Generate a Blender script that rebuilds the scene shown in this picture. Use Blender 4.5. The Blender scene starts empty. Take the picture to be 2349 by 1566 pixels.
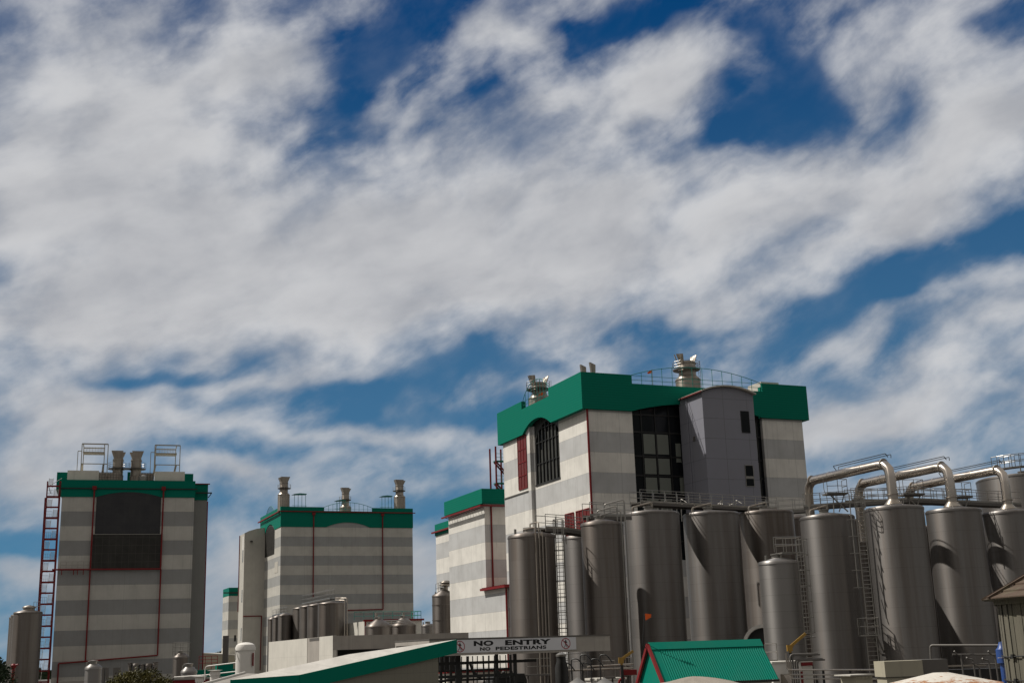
import bpy, bmesh, math, random
from mathutils import Vector, Matrix
R = math.radians
random.seed(7)
sc = bpy.context.scene
COL = sc.collection

# ------------------------------------------------------------------ camera
F0 = 2797.3; PITCH = 0.25036764; ROLL = -0.032693; CAMH = 5.0
_f = Vector((0, math.cos(PITCH), math.sin(PITCH))); _x = Vector((1, 0, 0)); _u = _x.cross(_f)
CX = _x * math.cos(ROLL) + _u * math.sin(ROLL)
CU = -_x * math.sin(ROLL) + _u * math.cos(ROLL)
cam_d = bpy.data.cameras.new('camera'); cam = bpy.data.objects.new('camera', cam_d); COL.objects.link(cam)
cam.matrix_world = Matrix((
    (CX.x, CU.x, -_f.x, 0), (CX.y, CU.y, -_f.y, 0), (CX.z, CU.z, -_f.z, CAMH), (0, 0, 0, 1)))
cam_d.sensor_width = 36; cam_d.lens = F0 * 36 / 2349; cam_d.clip_start = 0.5; cam_d.clip_end = 9000
sc.camera = cam
sc.view_settings.view_transform = 'Standard'; sc.view_settings.look = 'None'
sc.view_settings.exposure = 0; sc.view_settings.gamma = 1

def at(px, py, Y):
    """survey point: photo bearing (px, py) at ground distance Y"""
    d = _f * F0 + CX * (px - 1174.5) - CU * (py - 783)
    return Vector((0, 0, CAMH)) + d * (Y / d.y)

# ------------------------------------------------------------------ light
SUN_EL = 51; SUN_AZ = 166       # azimuth measured from +X towards +Y
sd = Vector((math.cos(R(SUN_EL)) * math.cos(R(SUN_AZ)), math.cos(R(SUN_EL)) * math.sin(R(SUN_AZ)), math.sin(R(SUN_EL))))
sun_d = bpy.data.lights.new('sun', 'SUN'); sun = bpy.data.objects.new('sun', sun_d); COL.objects.link(sun)
sun_d.energy = 4.6; sun_d.angle = R(0.5); sun_d.color = (1.0, 0.955, 0.88)
sun.rotation_euler = (-sd).to_track_quat('-Z', 'Y').to_euler(); sun.location = (0, 0, 120)

# ------------------------------------------------------------------ node helpers
class NT:
    def __init__(s, nt): s.nt = nt; s.n = nt.nodes; s.l = nt.links
    def node(s, t, **k):
        nd = s.n.new(t)
        for a, v in k.items(): setattr(nd, a, v)
        return nd
    def put(s, inp, v):
        if hasattr(v, 'default_value') and hasattr(v, 'links'): s.l.new(v, inp)
        else: inp.default_value = v
    def math(s, op, a, b=None, c=None, clamp=False):
        nd = s.node('ShaderNodeMath', operation=op); nd.use_clamp = clamp
        s.put(nd.inputs[0], a)
        if b is not None: s.put(nd.inputs[1], b)
        if c is not None: s.put(nd.inputs[2], c)
        return nd.outputs[0]
    def vmath(s, op, a, b=None):
        nd = s.node('ShaderNodeVectorMath', operation=op); s.put(nd.inputs[0], a)
        if b is not None: s.put(nd.inputs[1], b)
        return nd.outputs[0]
    def sep(s, v):
        nd = s.node('ShaderNodeSeparateXYZ'); s.put(nd.inputs[0], v); return nd.outputs
    def comb(s, x, y, z):
        nd = s.node('ShaderNodeCombineXYZ')
        for i, v in enumerate((x, y, z)): s.put(nd.inputs[i], v)
        return nd.outputs[0]
    def map(s, v, loc=(0, 0, 0), rot=(0, 0, 0), scale=(1, 1, 1), typ='POINT'):
        nd = s.node('ShaderNodeMapping', vector_type=typ); s.put(nd.inputs[0], v)
        nd.inputs[1].default_value = loc; nd.inputs[2].default_value = rot; nd.inputs[3].default_value = scale
        return nd.outputs[0]
    def noise(s, v, scale, detail=4, rough=.5, dist=0, out=0, dim='3D'):
        nd = s.node('ShaderNodeTexNoise'); nd.noise_dimensions = dim
        s.put(nd.inputs['Vector'], v); nd.inputs['Scale'].default_value = scale
        nd.inputs['Detail'].default_value = detail; nd.inputs['Roughness'].default_value = rough
        nd.inputs['Distortion'].default_value = dist
        return nd.outputs[out]
    def ramp(s, v, lo, hi, a=0., b=1., smooth=True):
        nd = s.node('ShaderNodeMapRange'); nd.interpolation_type = 'SMOOTHSTEP' if smooth else 'LINEAR'
        s.put(nd.inputs[0], v)
        for i, q in enumerate((lo, hi, a, b)): s.put(nd.inputs[i + 1], q)
        return nd.outputs[0]
    def mix(s, fac, a, b, typ='MIX'):
        nd = s.node('ShaderNodeMix', data_type='RGBA', blend_type=typ)
        s.put(nd.inputs[0], fac)
        for i, v in ((6, a), (7, b)):
            s.put(nd.inputs[i], tuple(v) + (1,) if isinstance(v, (tuple, list)) and len(v) == 3 else v)
        return nd.outputs[2]

# ------------------------------------------------------------------ sky
w = bpy.data.worlds.new('World'); sc.world = w; w.use_nodes = True
w.node_tree.nodes.clear(); S = NT(w.node_tree)
tc = S.node('ShaderNodeTexCoord'); dirv = tc.outputs['Generated']
dx, dy, dz = S.sep(dirv)
az = S.math('MULTIPLY', S.math('ARCTAN2', dx, dy), 180 / math.pi)
el = S.math('MULTIPLY', S.math('ARCSINE', S.math('MINIMUM', S.math('MAXIMUM', dz, -.999), .999)), 180 / math.pi)
p0 = S.comb(az, el, 0.0)
# wind-drawn warp of the cloud field
wn = S.node('ShaderNodeTexNoise'); S.put(wn.inputs['Vector'], p0); wn.inputs['Scale'].default_value = .16; wn.inputs['Detail'].default_value = 3; wn.inputs['Roughness'].default_value = .45
warp = S.vmath('MULTIPLY', S.vmath('SUBTRACT', wn.outputs['Color'], (.5, .5, .5)), (6.5, 5.0, 0))
pw = S.vmath('ADD', p0, warp)
pn = S.vmath('ADD', p0, S.vmath('MULTIPLY', warp, (.3, .3, 0)))
# (azimuth, elevation, half width, half height, tilt, weight) in degrees
CLOUDS = [(-19.21, 20.63, 12.0, 7.88, 1.9, 1.6),
    (-5.75, 18.99, 13.04, 5.41, 6.9, 1.5),
    (5.05, 19.49, 8.94, 3.41, 26.9, 1.35),
    (12.5, 19.7, 8.61, 2.56, 15.9, 1.3),
    (20.63, 20.23, 7.98, 3.18, 23.9, 1.4),
    (24.37, 22.43, 4.02, 3.06, 11.9, 1.0),
    (-19.5, 25.75, 10.32, 4.75, 1.9, 0.9),
    (-12.25, 26.92, 4.93, 2.65, 21.9, 1.0),
    (7.21, 25.93, 5.04, 2.31, 29.9, 1.35),
    (9.91, 26.67, 3.26, 2.09, 11.9, 0.6),
    (-0.26, 28.47, 4.28, 1.72, 1.9, 1.05),
    (-6.35, 25.97, 1.99, 1.75, 41.9, 0.8),
    (2.74, 25.23, 3.76, 1.57, 26.9, 0.7),
    (20.02, 26.24, 5.93, 2.72, 11.9, 0.75),
    (22.67, 23.88, 3.78, 2.18, 21.9, 0.5),
    (-20.27, 15.34, 8.99, 2.88, 6.9, 0.9),
    (-9.95, 15.72, 8.62, 2.22, 6.9, 0.8),
    (-0.46, 16.26, 8.88, 1.84, 9.9, 0.5),
    (15.35, 17.41, 9.89, 1.57, 15.9, 0.6),
    (-19.67, 11.31, 7.41, 2.51, -10.1, 1.35),
    (-21.71, 8.76, 4.65, 2.08, -8.1, 1.1),
    (-12.7, 10.27, 3.36, 1.39, -8.1, 0.75),
    (-11.14, 12.89, 4.45, 1.41, 16.9, 0.7),
    (-12.65, 8.19, 3.92, 0.89, -8.1, 0.9),
    (-5.82, 9.84, 8.56, 0.91, 6.9, 0.5),
    (5.15, 13.78, 4.17, 1.12, 11.9, 0.75),
    (17.48, 9.68, 7.5, 1.16, 9.9, 0.85),
    (20.48, 11.34, 7.66, 1.15, 15.9, 0.6),
    (21.63, 13.14, 4.72, 1.14, 13.9, 0.5),
    (15.48, 8.86, 4.97, 1.17, 1.9, 0.8),
    (-4.27, 3.6, 2.81, 1.58, 1.9, 1.2),
    (-12.95, 4.57, 3.27, 2.54, 1.9, 0.9),
    (-21.59, 3.91, 2.98, 1.29, 1.9, 0.9),
    (-14.02, 1.91, 3.77, 1.91, 1.9, 0.8),
    (-4.5, 16.14, 5.49, 1.22, 1.9, 0.4),
    (-7.23, 27.89, 3.77, 3.22, 31.9, -1.6),
    (-3.4, 29.28, 3.84, 1.89, 1.9, -1.3),
    (-1.47, 25.86, 5.11, 1.17, 29.9, -0.6),
    (4.48, 28.45, 3.81, 1.33, 26.9, -0.9),
    (11.93, 23.82, 2.54, 1.55, 26.9, -1.5),
    (13.92, 25.63, 2.73, 3.19, -13.1, -1.6),
    (12.9, 28.25, 4.07, 1.67, 1.9, -1.0),
    (15.46, 24.27, 2.26, 1.33, 36.9, -0.9),
    (6.79, 29.25, 7.34, 1.13, 1.9, -1.0),
    (24.76, 26.24, 2.97, 1.58, 1.9, -1.0),
    (16.44, 27.38, 3.1, 1.11, 31.9, -0.5),
    (17.09, 15.04, 10.0, 1.75, 15.9, -1.5),
    (6.87, 14.5, 8.69, 1.42, 9.9, -1.0),
    (23.85, 17.42, 2.7, 1.67, 26.9, -1.0),
    (-5.8, 12.48, 10.68, 1.43, 4.9, -1.3),
    (-15.54, 13.0, 5.86, 0.75, 1.9, -1.1),
    (-3.74, 11.02, 9.26, 1.22, 1.9, -0.9),
    (-11.08, 9.08, 7.93, 0.8, 1.9, -0.8),
    (-8.87, 8.27, 8.0, 1.4, 1.9, -0.5),
    (-20.8, 5.57, 4.63, 1.13, 1.9, -1.3),
    (-3.82, 6.37, 6.07, 1.41, 1.9, -1.2),
    (-2.02, 13.44, 4.2, 1.23, 1.9, -0.8),
    (17.75, 12.21, 4.74, 1.17, 11.9, -0.6),
    (20.09, 8.1, 3.98, 0.76, 1.9, -0.3),
    (-13.0, 6.52, 3.88, 1.18, 1.9, -0.6),
    (-8.76, 24.15, 2.16, 0.98, 11.9, -0.5),
    (15.11, 22.96, 1.64, 1.15, 1.9, -0.5),
    (14.08, 14.75, 13.72, 1.48, 15.9, -0.55),
    (1.54, 12.92, 10.37, 0.92, 5.9, -0.5),
    (-5.81, 10.85, 9.8, 1.83, 1.9, -0.45),
    (-0.69, 8.71, 6.16, 1.63, 1.9, -0.3),
    (20.06, 15.66, 5.62, 1.15, 19.9, -0.4),
    (-4.35, 26.77, 3.56, 2.13, 31.9, -0.4),
    (-15.75, 18.73, 9.96, 5.06, 1.9, 0.5),
    (-0.32, 20.54, 10.74, 3.61, 16.9, 0.5),
    (-0.09, 11.95, 34.73, 18.02, 1.9, 0.35)]
acc = None
for (ca, ce, ra, re, tl, wt) in CLOUDS:
    m = S.map(pw, (ca, ce, 0), (0, 0, R(tl)), (ra, re, 1), 'TEXTURE')
    g = S.node('ShaderNodeTexGradient', gradient_type='SPHERICAL'); S.put(g.inputs[0], m)
    g2 = S.ramp(g.outputs['Fac'], 0., 1.)
    acc = S.math('MULTIPLY', g2, wt) if acc is None else S.math('MULTIPLY_ADD', g2, wt, acc)
# behind and beside the view: broken cloud everywhere
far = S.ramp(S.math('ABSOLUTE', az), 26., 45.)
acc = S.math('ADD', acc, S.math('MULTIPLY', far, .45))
acc = S.math('ADD', acc, S.ramp(el, 34., 50., 0., .25))
acc = S.math('MINIMUM', S.math('MAXIMUM', acc, -1.3), 1.7)
# soft billows, long wind-combed fibres climbing to the right, and fine shreds
def along(v, ang, ln, wd, off=(0, 0, 0)): return S.map(v, off, (0, 0, R(ang)), (ln, wd, 1), 'TEXTURE')
def cen(v, k): return S.math('MULTIPLY', S.math('SUBTRACT', v, .5), k)
puff = S.noise(along(pn, 15, 1.3, 1.0), .33, 6, .52)
streak = S.noise(along(pn, 25, 2.3, 1.0, (4, 1, 0)), .50, 5, .55)
fib = S.noise(along(pn, 33, 2.8, .9, (9, 3, 2)), .95, 7, .60)
fine = S.noise(along(pn, 20, 1.5, .9), 1.5, 7, .60)
nz = S.math('ADD', S.math('ADD', cen(streak, .85), cen(puff, 1.9)), S.math('ADD', cen(fine, .42), cen(fib, .30)))
D = S.math('ADD', acc, nz)
alpha = S.ramp(S.math('ADD', D, -.36), -1.15, 1.15)
veil = S.math('MULTIPLY', S.ramp(S.math('ADD', puff, S.math('ADD', cen(streak, .5), cen(fib, .3))), .36, .80), S.ramp(acc, -1.3, .1, .06, .5))
alpha = S.math('ADD', alpha, S.math('MULTIPLY', S.math('SUBTRACT', 1.0, alpha), veil))
alpha = S.math('MULTIPLY', alpha, S.math('MULTIPLY_ADD', S.math('SUBTRACT', 1.0, alpha), .12, 1.0))
# physical sky behind the clouds, graded to the polarised deep blue of the day
sky = S.node('ShaderNodeTexSky', sky_type='NISHITA'); sky.sun_disc = False
sky.sun_elevation = R(SUN_EL); sky.sun_rotation = R(90 - SUN_AZ) ; sky.altitude = 100; sky.air_density = 1.0; sky.dust_density = .6; sky.ozone_density = 3.0
blue = S.mix(1.0, sky.outputs[0], (.30, .80, 1.0), 'MULTIPLY')
hz = S.ramp(el, 0., 30., 1., 0., False)
deep = S.mix(S.math('POWER', hz, 1.2), (.0, .043, .155), (.085, .225, .37))
blue = S.mix(.94, S.mix(1.0, blue, (.1, .1, .1), 'MULTIPLY'), deep)
lum = S.noise(along(pn, 14, 2.2, 1.0, (3, 9, 0)), .34, 5, .5)
thick = S.ramp(D, .8, 2.3)
lumf = S.math('ADD', S.math('MULTIPLY', lum, .5), S.math('ADD', S.math('MULTIPLY', puff, .3), S.math('MULTIPLY', streak, .2)))
cl = S.mix(S.ramp(lumf, .36, .62), (.38, .395, .43), (.62, .625, .64))
cl = S.mix(S.math('MULTIPLY', thick, .45), cl, (.40, .405, .43))
cl = S.mix(S.ramp(el, 2., 13., .6, 0.), cl, (.33, .36, .40))
col = S.mix(alpha, blue, cl)
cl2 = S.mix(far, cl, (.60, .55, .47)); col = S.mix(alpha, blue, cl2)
# dark belt added out of view, beside and behind, to dim tank reflections
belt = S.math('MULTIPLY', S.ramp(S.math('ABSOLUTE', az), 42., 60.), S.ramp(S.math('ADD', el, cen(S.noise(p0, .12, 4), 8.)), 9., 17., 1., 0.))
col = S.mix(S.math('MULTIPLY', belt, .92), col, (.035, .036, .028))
# below the horizon: dull ground light
col = S.mix(S.ramp(el, -2.5, -1.), (.05, .05, .045), col)
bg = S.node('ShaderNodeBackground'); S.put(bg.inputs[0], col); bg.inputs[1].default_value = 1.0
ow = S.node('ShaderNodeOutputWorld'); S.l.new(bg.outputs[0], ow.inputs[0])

# ------------------------------------------------------------------ materials
def mat(name):
    m = bpy.data.materials.new(name); m.use_nodes = True
    N = NT(m.node_tree); b = m.node_tree.nodes['Principled BSDF']
    return m, N, b

def objco(N): return N.node('ShaderNodeTexCoord').outputs['Object']

def weather(N, co, col, dark=.25, sc1=.35, streak=True):
    """uneven fading, soft vertical rain streaks and grime"""
    n1 = N.noise(co, sc1, 5, .6)
    c = N.mix(N.ramp(n1, .3, .75, 0, dark), col, (.16, .15, .135))
    if streak:
        st = N.noise(N.map(co, scale=(1.6, 1.6, .07)), 1.3, 5, .65)
        c = N.mix(N.ramp(st, .5, .8, 0, dark), c, (.13, .125, .115))
    return c

def clad(name, z0, pitch=2.38, cream=(.66, .62, .545), grey=(.45, .455, .455), panel=3.6, flip=False, sub=1.2, lines=.022):
    """banded insulated wall panels; z0 = height of one band joint, band above z0 is cream"""
    m, N, b = mat(name); co = objco(N); x, y, z = N.sep(co)
    t = N.math('DIVIDE', N.math('SUBTRACT', z, z0), pitch)
    fl = N.math('FLOOR', t); fr = N.math('SUBTRACT', t, fl)
    par = N.math('MODULO', N.math('ADD', fl, 100.0 + (1 if flip else 0)), 2.0)
    base = N.mix(N.math('GREATER_THAN', par, .5), cream, grey)
    h = N.math('ADD', x, y)
    u = N.math('DIVIDE', h, panel); ui = N.math('FLOOR', u); uf = N.math('SUBTRACT', u, ui)
    wn = N.node('ShaderNodeTexWhiteNoise'); N.put(wn.inputs['Vector'], N.comb(ui, fl, 3.0))
    base = N.mix(N.math('MULTIPLY', wn.outputs['Value'], .10), base, (.30, .29, .27))
    lh = N.math('LESS_THAN', N.math('MINIMUM', fr, N.math('SUBTRACT', 1.0, fr)), lines / pitch)
    lv = N.math('LESS_THAN', N.math('MINIMUM', uf, N.math('SUBTRACT', 1.0, uf)), lines / panel)
    s2 = N.math('DIVIDE', h, sub); s2 = N.math('SUBTRACT', s2, N.math('FLOOR', s2))
    ls = N.math('LESS_THAN', s2, .025)
    base = weather(N, co, base, .24)
    drip = N.noise(N.map(co, scale=(3.2, 3.2, .25)), 1.0, 4, .7)
    below = N.ramp(fr, .55, 1.0, 0, .30)
    base = N.mix(N.math('MULTIPLY', N.ramp(drip, .5, .72), below), base, (.16, .15, .13))
    base = N.mix(N.math('MULTIPLY', ls, .10), base, (.1, .1, .1))
    base = N.mix(N.math('MULTIPLY', N.math('MAXIMUM', lh, lv), .42), base, (.12, .115, .11))
    N.put(b.inputs['Base Color'], base); b.inputs['Roughness'].default_value = .55
    b.inputs['Specular IOR Level'].default_value = .3
    bp = N.node('ShaderNodeBump'); bp.inputs['Strength'].default_value = .06; bp.inputs['Distance'].default_value = .05
    N.put(bp.inputs['Height'], N.noise(co, .8, 3)); N.put(b.inputs['Normal'], bp.outputs[0])
    return m

def plain(name, col, rough=.6, dark=.2, metal=0., streak=True, sc1=.5, spec=.4, lines=None, lcol=(.1, .1, .1), lamt=.5, lw=.03, bump=0.):
    m, N, b = mat(name); co = objco(N)
    c = weather(N, co, col, dark, sc1, streak)
    if lines:
        x, y, z = N.sep(co)
        for ax, per in lines:
            v = {'x': x, 'y': y, 'z': z, 'h': N.math('ADD', x, y)}[ax]
            f = N.math('DIVIDE', v, per); f = N.math('SUBTRACT', f, N.math('FLOOR', f))
            c = N.mix(N.math('MULTIPLY', N.math('LESS_THAN', f, lw / per), lamt), c, lcol)
    N.put(b.inputs['Base Color'], c); b.inputs['Roughness'].default_value = rough; b.inputs['Metallic'].default_value = metal
    b.inputs['Specular IOR Level'].default_value = spec
    if bump:
        bp = N.node('ShaderNodeBump'); bp.inputs['Strength'].default_value = bump; bp.inputs['Distance'].default_value = .05
        N.put(bp.inputs['Height'], N.noise(co, 6, 5)); N.put(b.inputs['Normal'], bp.outputs[0])
    return m

ANR = 0.25
def steel(name, base=(.225, .213, .204), rough=.48, seam=1.5, tint=(.145, .122, .105), amt=.6, bump=.06, metal=.86):
    """stainless sheet: weld rings, vertical run marks, slightly different every plate"""
    m, N, b = mat(name)
    tcn = N.node('ShaderNodeTexCoord'); co = tcn.outputs['Object']; x, y, z = N.sep(co)
    oi = N.node('ShaderNodeObjectInfo')
    off = N.vmath('MULTIPLY', N.comb(oi.outputs['Random'], oi.outputs['Random'], 0.0), (37, 19, 0))
    cs = N.vmath('ADD', co, off)
    v = N.noise(N.map(cs, scale=(1, 1, .035)), 1.4, 5, .6)
    v2 = N.noise(N.map(cs, scale=(1, 1, .02)), 4.5, 4, .6)
    f = N.math('DIVIDE', z, seam); fi = N.math('FLOOR', f); ff = N.math('SUBTRACT', f, fi)
    wn = N.node('ShaderNodeTexWhiteNoise'); N.put(wn.inputs['Vector'], N.comb(fi, oi.outputs['Random'], 1.0))
    c = N.mix(N.ramp(v, .38, .68, 0, amt), base, tint)
    c = N.mix(N.ramp(v2, .55, .8, 0, amt * .3), c, tuple(q * .6 for q in tint))
    c = N.mix(N.math('MULTIPLY', wn.outputs['Value'], .16), c, (.2, .19, .18))
    ln = N.math('LESS_THAN', ff, .028 / seam)
    c = N.mix(N.math('MULTIPLY', ln, .40), c, (.10, .09, .08))
    N.put(b.inputs['Base Color'], c); b.inputs['Metallic'].default_value = metal
    r = N.math('ADD', N.math('MULTIPLY', N.math('SUBTRACT', v, .5), .25), N.math('MULTIPLY_ADD', wn.outputs['Value'], .05, rough))
    N.put(b.inputs['Roughness'], r)
    tg = N.node('ShaderNodeTangent', direction_type='RADIAL', axis='Z'); b.inputs['Anisotropic'].default_value = .62; b.inputs['Anisotropic Rotation'].default_value = ANR; N.put(b.inputs['Tangent'], tg.outputs[0])
    bp = N.node('ShaderNodeBump'); bp.inputs['Strength'].default_value = bump; bp.inputs['Distance'].default_value = .03
    N.put(bp.inputs['Height'], N.noise(N.map(cs, scale=(1, 1, .5)), .9, 3)); N.put(b.inputs['Normal'], bp.outputs[0])
    return m

M = {}
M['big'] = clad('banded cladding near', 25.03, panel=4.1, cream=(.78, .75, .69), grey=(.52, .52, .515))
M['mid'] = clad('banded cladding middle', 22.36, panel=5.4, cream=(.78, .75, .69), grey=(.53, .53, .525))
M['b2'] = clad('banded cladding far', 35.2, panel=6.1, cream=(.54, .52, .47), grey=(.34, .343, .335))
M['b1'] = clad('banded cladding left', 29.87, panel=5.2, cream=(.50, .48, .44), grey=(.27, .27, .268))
M['green'] = plain('green coated steel', (.004, .165, .112), .5, .01, spec=.04, lines=(('z', .30),), lcol=(.001, .08, .055), lamt=.5, lw=.05)
M['greenflat'] = plain('green paint', (.002, .15, .105), .5, .01, spec=.04)
M['greenroof'] = plain('green roofing', (.001, .18, .128), .65, .08, spec=.05, streak=False)
M['red'] = plain('red painted steel', (.18, .010, .012), .5, .08, spec=.2)
M['redlouv'] = plain('red louvre steel', (.16, .014, .014), .5, .15, lines=(('z', .16),), lcol=(.03, .003, .003), lamt=.75, lw=.06)
M['lilac'] = plain('lilac grey panels', (.225, .226, .265), .5, .12, lines=(('z', 2.38), ('h', 3.3)), lcol=(.07, .07, .08), lamt=.6, lw=.05)
M['plaingrey'] = plain('grey panels', (.21, .21, .20), .55, .15, lines=(('z', 2.38), ('h', 1.2)), lamt=.18)
M['creamplain'] = plain('cream panels', (.50, .475, .42), .55, .16, lines=(('h', 4.0),), lamt=.25)
M['roofwhite'] = plain('weathered pale roofing', (.66, .63, .58), .8, .28, streak=False, sc1=1.2, lines=(('y', .9),), lamt=.15, bump=.2)
M['creamlit'] = plain('cream rendered panels', (.64, .61, .545), .6, .18, lines=(('h', 3.0), ('z', 2.7)), lamt=.2)
M['concrete'] = plain('concrete', (.27, .25, .225), .8, .3, bump=.2)
M['beam'] = plain('weathered canopy paint', (.40, .365, .325), .6, .35, lines=(('h', 1.9),), lamt=.25)
M['white'] = plain('white paint', (.74, .71, .66), .45, .12)
M['signface'] = plain('white sign face', (.64, .64, .67), .35, .10)
M['dark'] = plain('dark painted steel', (.012, .012, .012), .5, .1)
M['black'] = plain('black lettering', (.006, .006, .007), .4, .0, streak=False)
M['signred'] = plain('sign red', (.30, .015, .03), .4, .05, streak=False)
M['darkpanel'] = plain('charcoal screen', (.022, .022, .026), .45, .10, lines=(('h', 1.3), ('z', 1.2)), lcol=(.012, .012, .014), lamt=.4, lw=.04)
M['darklouv'] = plain('brown black louvres', (.014, .0125, .010), .6, .1, lines=(('z', 1.35), ('h', 1.05)), lcol=(.055, .050, .042), lamt=.6, lw=.07)
M['galv'] = plain('galvanised steel', (.30, .285, .26), .45, .3, metal=.75)
M['galvdark'] = plain('weathered galvanised deck', (.13, .12, .11), .6, .3, metal=.4)
M['frame'] = plain('beige framing', (.36, .33, .27), .6, .2)
M['rail'] = plain('stainless handrail', (.36, .34, .31), .35, .2, metal=.85)
M['greenrail'] = plain('green handrail', (.006, .17, .14), .45, .1)
M['steel'] = steel('stainless tank sheet')
M['steelb'] = steel('older stainless sheet', (.205, .184, .168), .50, 1.5, (.12, .095, .078), .7)
M['steelc'] = steel('cool stainless sheet', (.27, .258, .248), .48, 1.25, (.25, .235, .22), .35)
M['pipe'] = steel('polished pipe sheet', (.54, .485, .43), .27, 60., (.38, .31, .25), .3, 0., 1.)
M['stack'] = steel('exhaust stack sheet', (.40, .36, .31), .42, 1.1, (.25, .2, .16), .5)
M['yellow'] = plain('yellow davit paint', (.36, .20, .02), .5, .25)
M['orange'] = plain('orange cloth', (.75, .12, .02), .8, .0, streak=False)
M['blue'] = plain('blue pump paint', (.006, .05, .22), .4, .2)
M['rustwhite'] = None
M['pane'] = plain('grey lit panes', (.055, .058, .054), .2, .3, streak=False, spec=.5)
M['lit_pane'] = plain('pale lit panes', (.18, .195, .17), .8, .25, streak=False)  # pale colour stands in for the lit interior seen through glass
M['olive'] = plain('olive cream boards', (.36, .33, .25), .65, .2)
M['timber'] = None

def glassmat():
    m, N, b = mat('dark tinted glass'); co = objco(N)
    n = N.noise(co, .25, 2)
    N.put(b.inputs['Base Color'], N.mix(n, (.004, .0045, .006), (.014, .017, .020)))
    b.inputs['Roughness'].default_value = .12; b.inputs['Specular IOR Level'].default_value = .28
    bp = N.node('ShaderNodeBump'); bp.inputs['Strength'].default_value = .03; N.put(bp.inputs['Height'], N.noise(co, .6, 2)); N.put(b.inputs['Normal'], bp.outputs[0])
    return m
M['glass'] = glassmat()

def rust_white():
    m, N, b = mat('rusting white roof paint'); co = objco(N); x, y, z = N.sep(co)
    r = N.math('SQRT', N.math('ADD', N.math('MULTIPLY', x, x), N.math('MULTIPLY', y, y)))
    edge = N.ramp(r, .9, 2.25)
    n = N.noise(co, 3.2, 9, .75); n2 = N.noise(co, 9, 5, .7)
    rust = N.ramp(N.math('ADD', n, N.math('MULTIPLY', edge, .16)), .555, .64)
    c = N.mix(rust, N.mix(N.ramp(n2, .4, .7, 0, .35), (.56, .53, .475), (.40, .33, .25)), N.mix(n2, (.20, .07, .02), (.42, .20, .08)))
    N.put(b.inputs['Base Color'], c); b.inputs['Roughness'].default_value = .7
    return m
M['rustwhite'] = rust_white()

def timber(name, a, c2, rot=False):
    m, N, b = mat(name); co = objco(N); x, y, z = N.sep(co)
    g = N.noise(N.map(co, scale=(1, 1, .06)), 6, 7, .7)
    g2 = N.noise(N.map(co, scale=(1, 1, .12)), 22, 4, .7)
    lich = N.noise(co, 1.1, 6, .6)
    c = N.mix(g, a, c2); c = N.mix(N.ramp(g2, .5, .8, 0, .6), c, (.03, .028, .022))
    c = N.mix(N.ramp(lich, .5, .75, 0, .4), c, (.15, .16, .09))
    N.put(b.inputs['Base Color'], c); b.inputs['Roughness'].default_value = .9
    bp = N.node('ShaderNodeBump'); bp.inputs['Strength'].default_value = .5; bp.inputs['Distance'].default_value = .02; N.put(bp.inputs['Height'], g); N.put(b.inputs['Normal'], bp.outputs[0])
    return m
M['timber'] = timber('weathered stave timber', (.045, .042, .03), (.17, .155, .115))
M['shingle'] = timber('weathered roof boards', (.035, .022, .015), (.11, .07, .045))

def gravelmat():
    m, N, b = mat('gravel'); co = objco(N)
    n = N.noise(co, 28, 6, .8); n1 = N.noise(co, 1.2, 4)
    c = N.mix(n, (.14, .12, .10), (.42, .37, .31)); c = N.mix(N.ramp(n1, .4, .7, 0, .3), c, (.2, .17, .14))
    N.put(b.inputs['Base Color'], c); b.inputs['Roughness'].default_value = .95
    bp = N.node('ShaderNodeBump'); bp.inputs['Strength'].default_value = .6; bp.inputs['Distance'].default_value = .03; N.put(bp.inputs['Height'], n); N.put(b.inputs['Normal'], bp.outputs[0])
    return m
M['gravel'] = gravelmat()

def groundmat():
    m, N, b = mat('yard concrete and asphalt'); co = objco(N)
    n = N.noise(co, .05, 6, .6); n2 = N.noise(co, 1.5, 6, .7)
    c = N.mix(N.ramp(n, .4, .6), (.055, .052, .048), (.13, .122, .11)); c = N.mix(N.ramp(n2, .4, .7, 0, .35), c, (.04, .038, .034))
    N.put(b.inputs['Base Color'], c); b.inputs['Roughness'].default_value = .9
    return m
M['ground'] = groundmat()

def leafmat(name, a, c2):
    m, N, b = mat(name); co = objco(N)
    gi = N.node('ShaderNodeNewGeometry')
    wn = N.node('ShaderNodeTexWhiteNoise'); N.put(wn.inputs['Vector'], N.vmath('MULTIPLY', gi.outputs['Position'], (3, 3, 3)))
    n = N.noise(co, 1.3, 4)
    c = N.mix(N.math('MULTIPLY_ADD', wn.outputs['Value'], .35, N.ramp(n, .35, .65, 0, .65)), a, c2)
    N.put(b.inputs['Base Color'], c); b.inputs['Roughness'].default_value = .6
    b.inputs['Specular IOR Level'].default_value = .2
    return m
M['leaf'] = leafmat('shrub leaves', (.022, .030, .008), (.10, .085, .02))
M['conifer'] = leafmat('conifer foliage', (.010, .020, .009), (.03, .05, .018))
M['bark'] = plain('bark', (.07, .05, .035), .9, .3)

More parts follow.
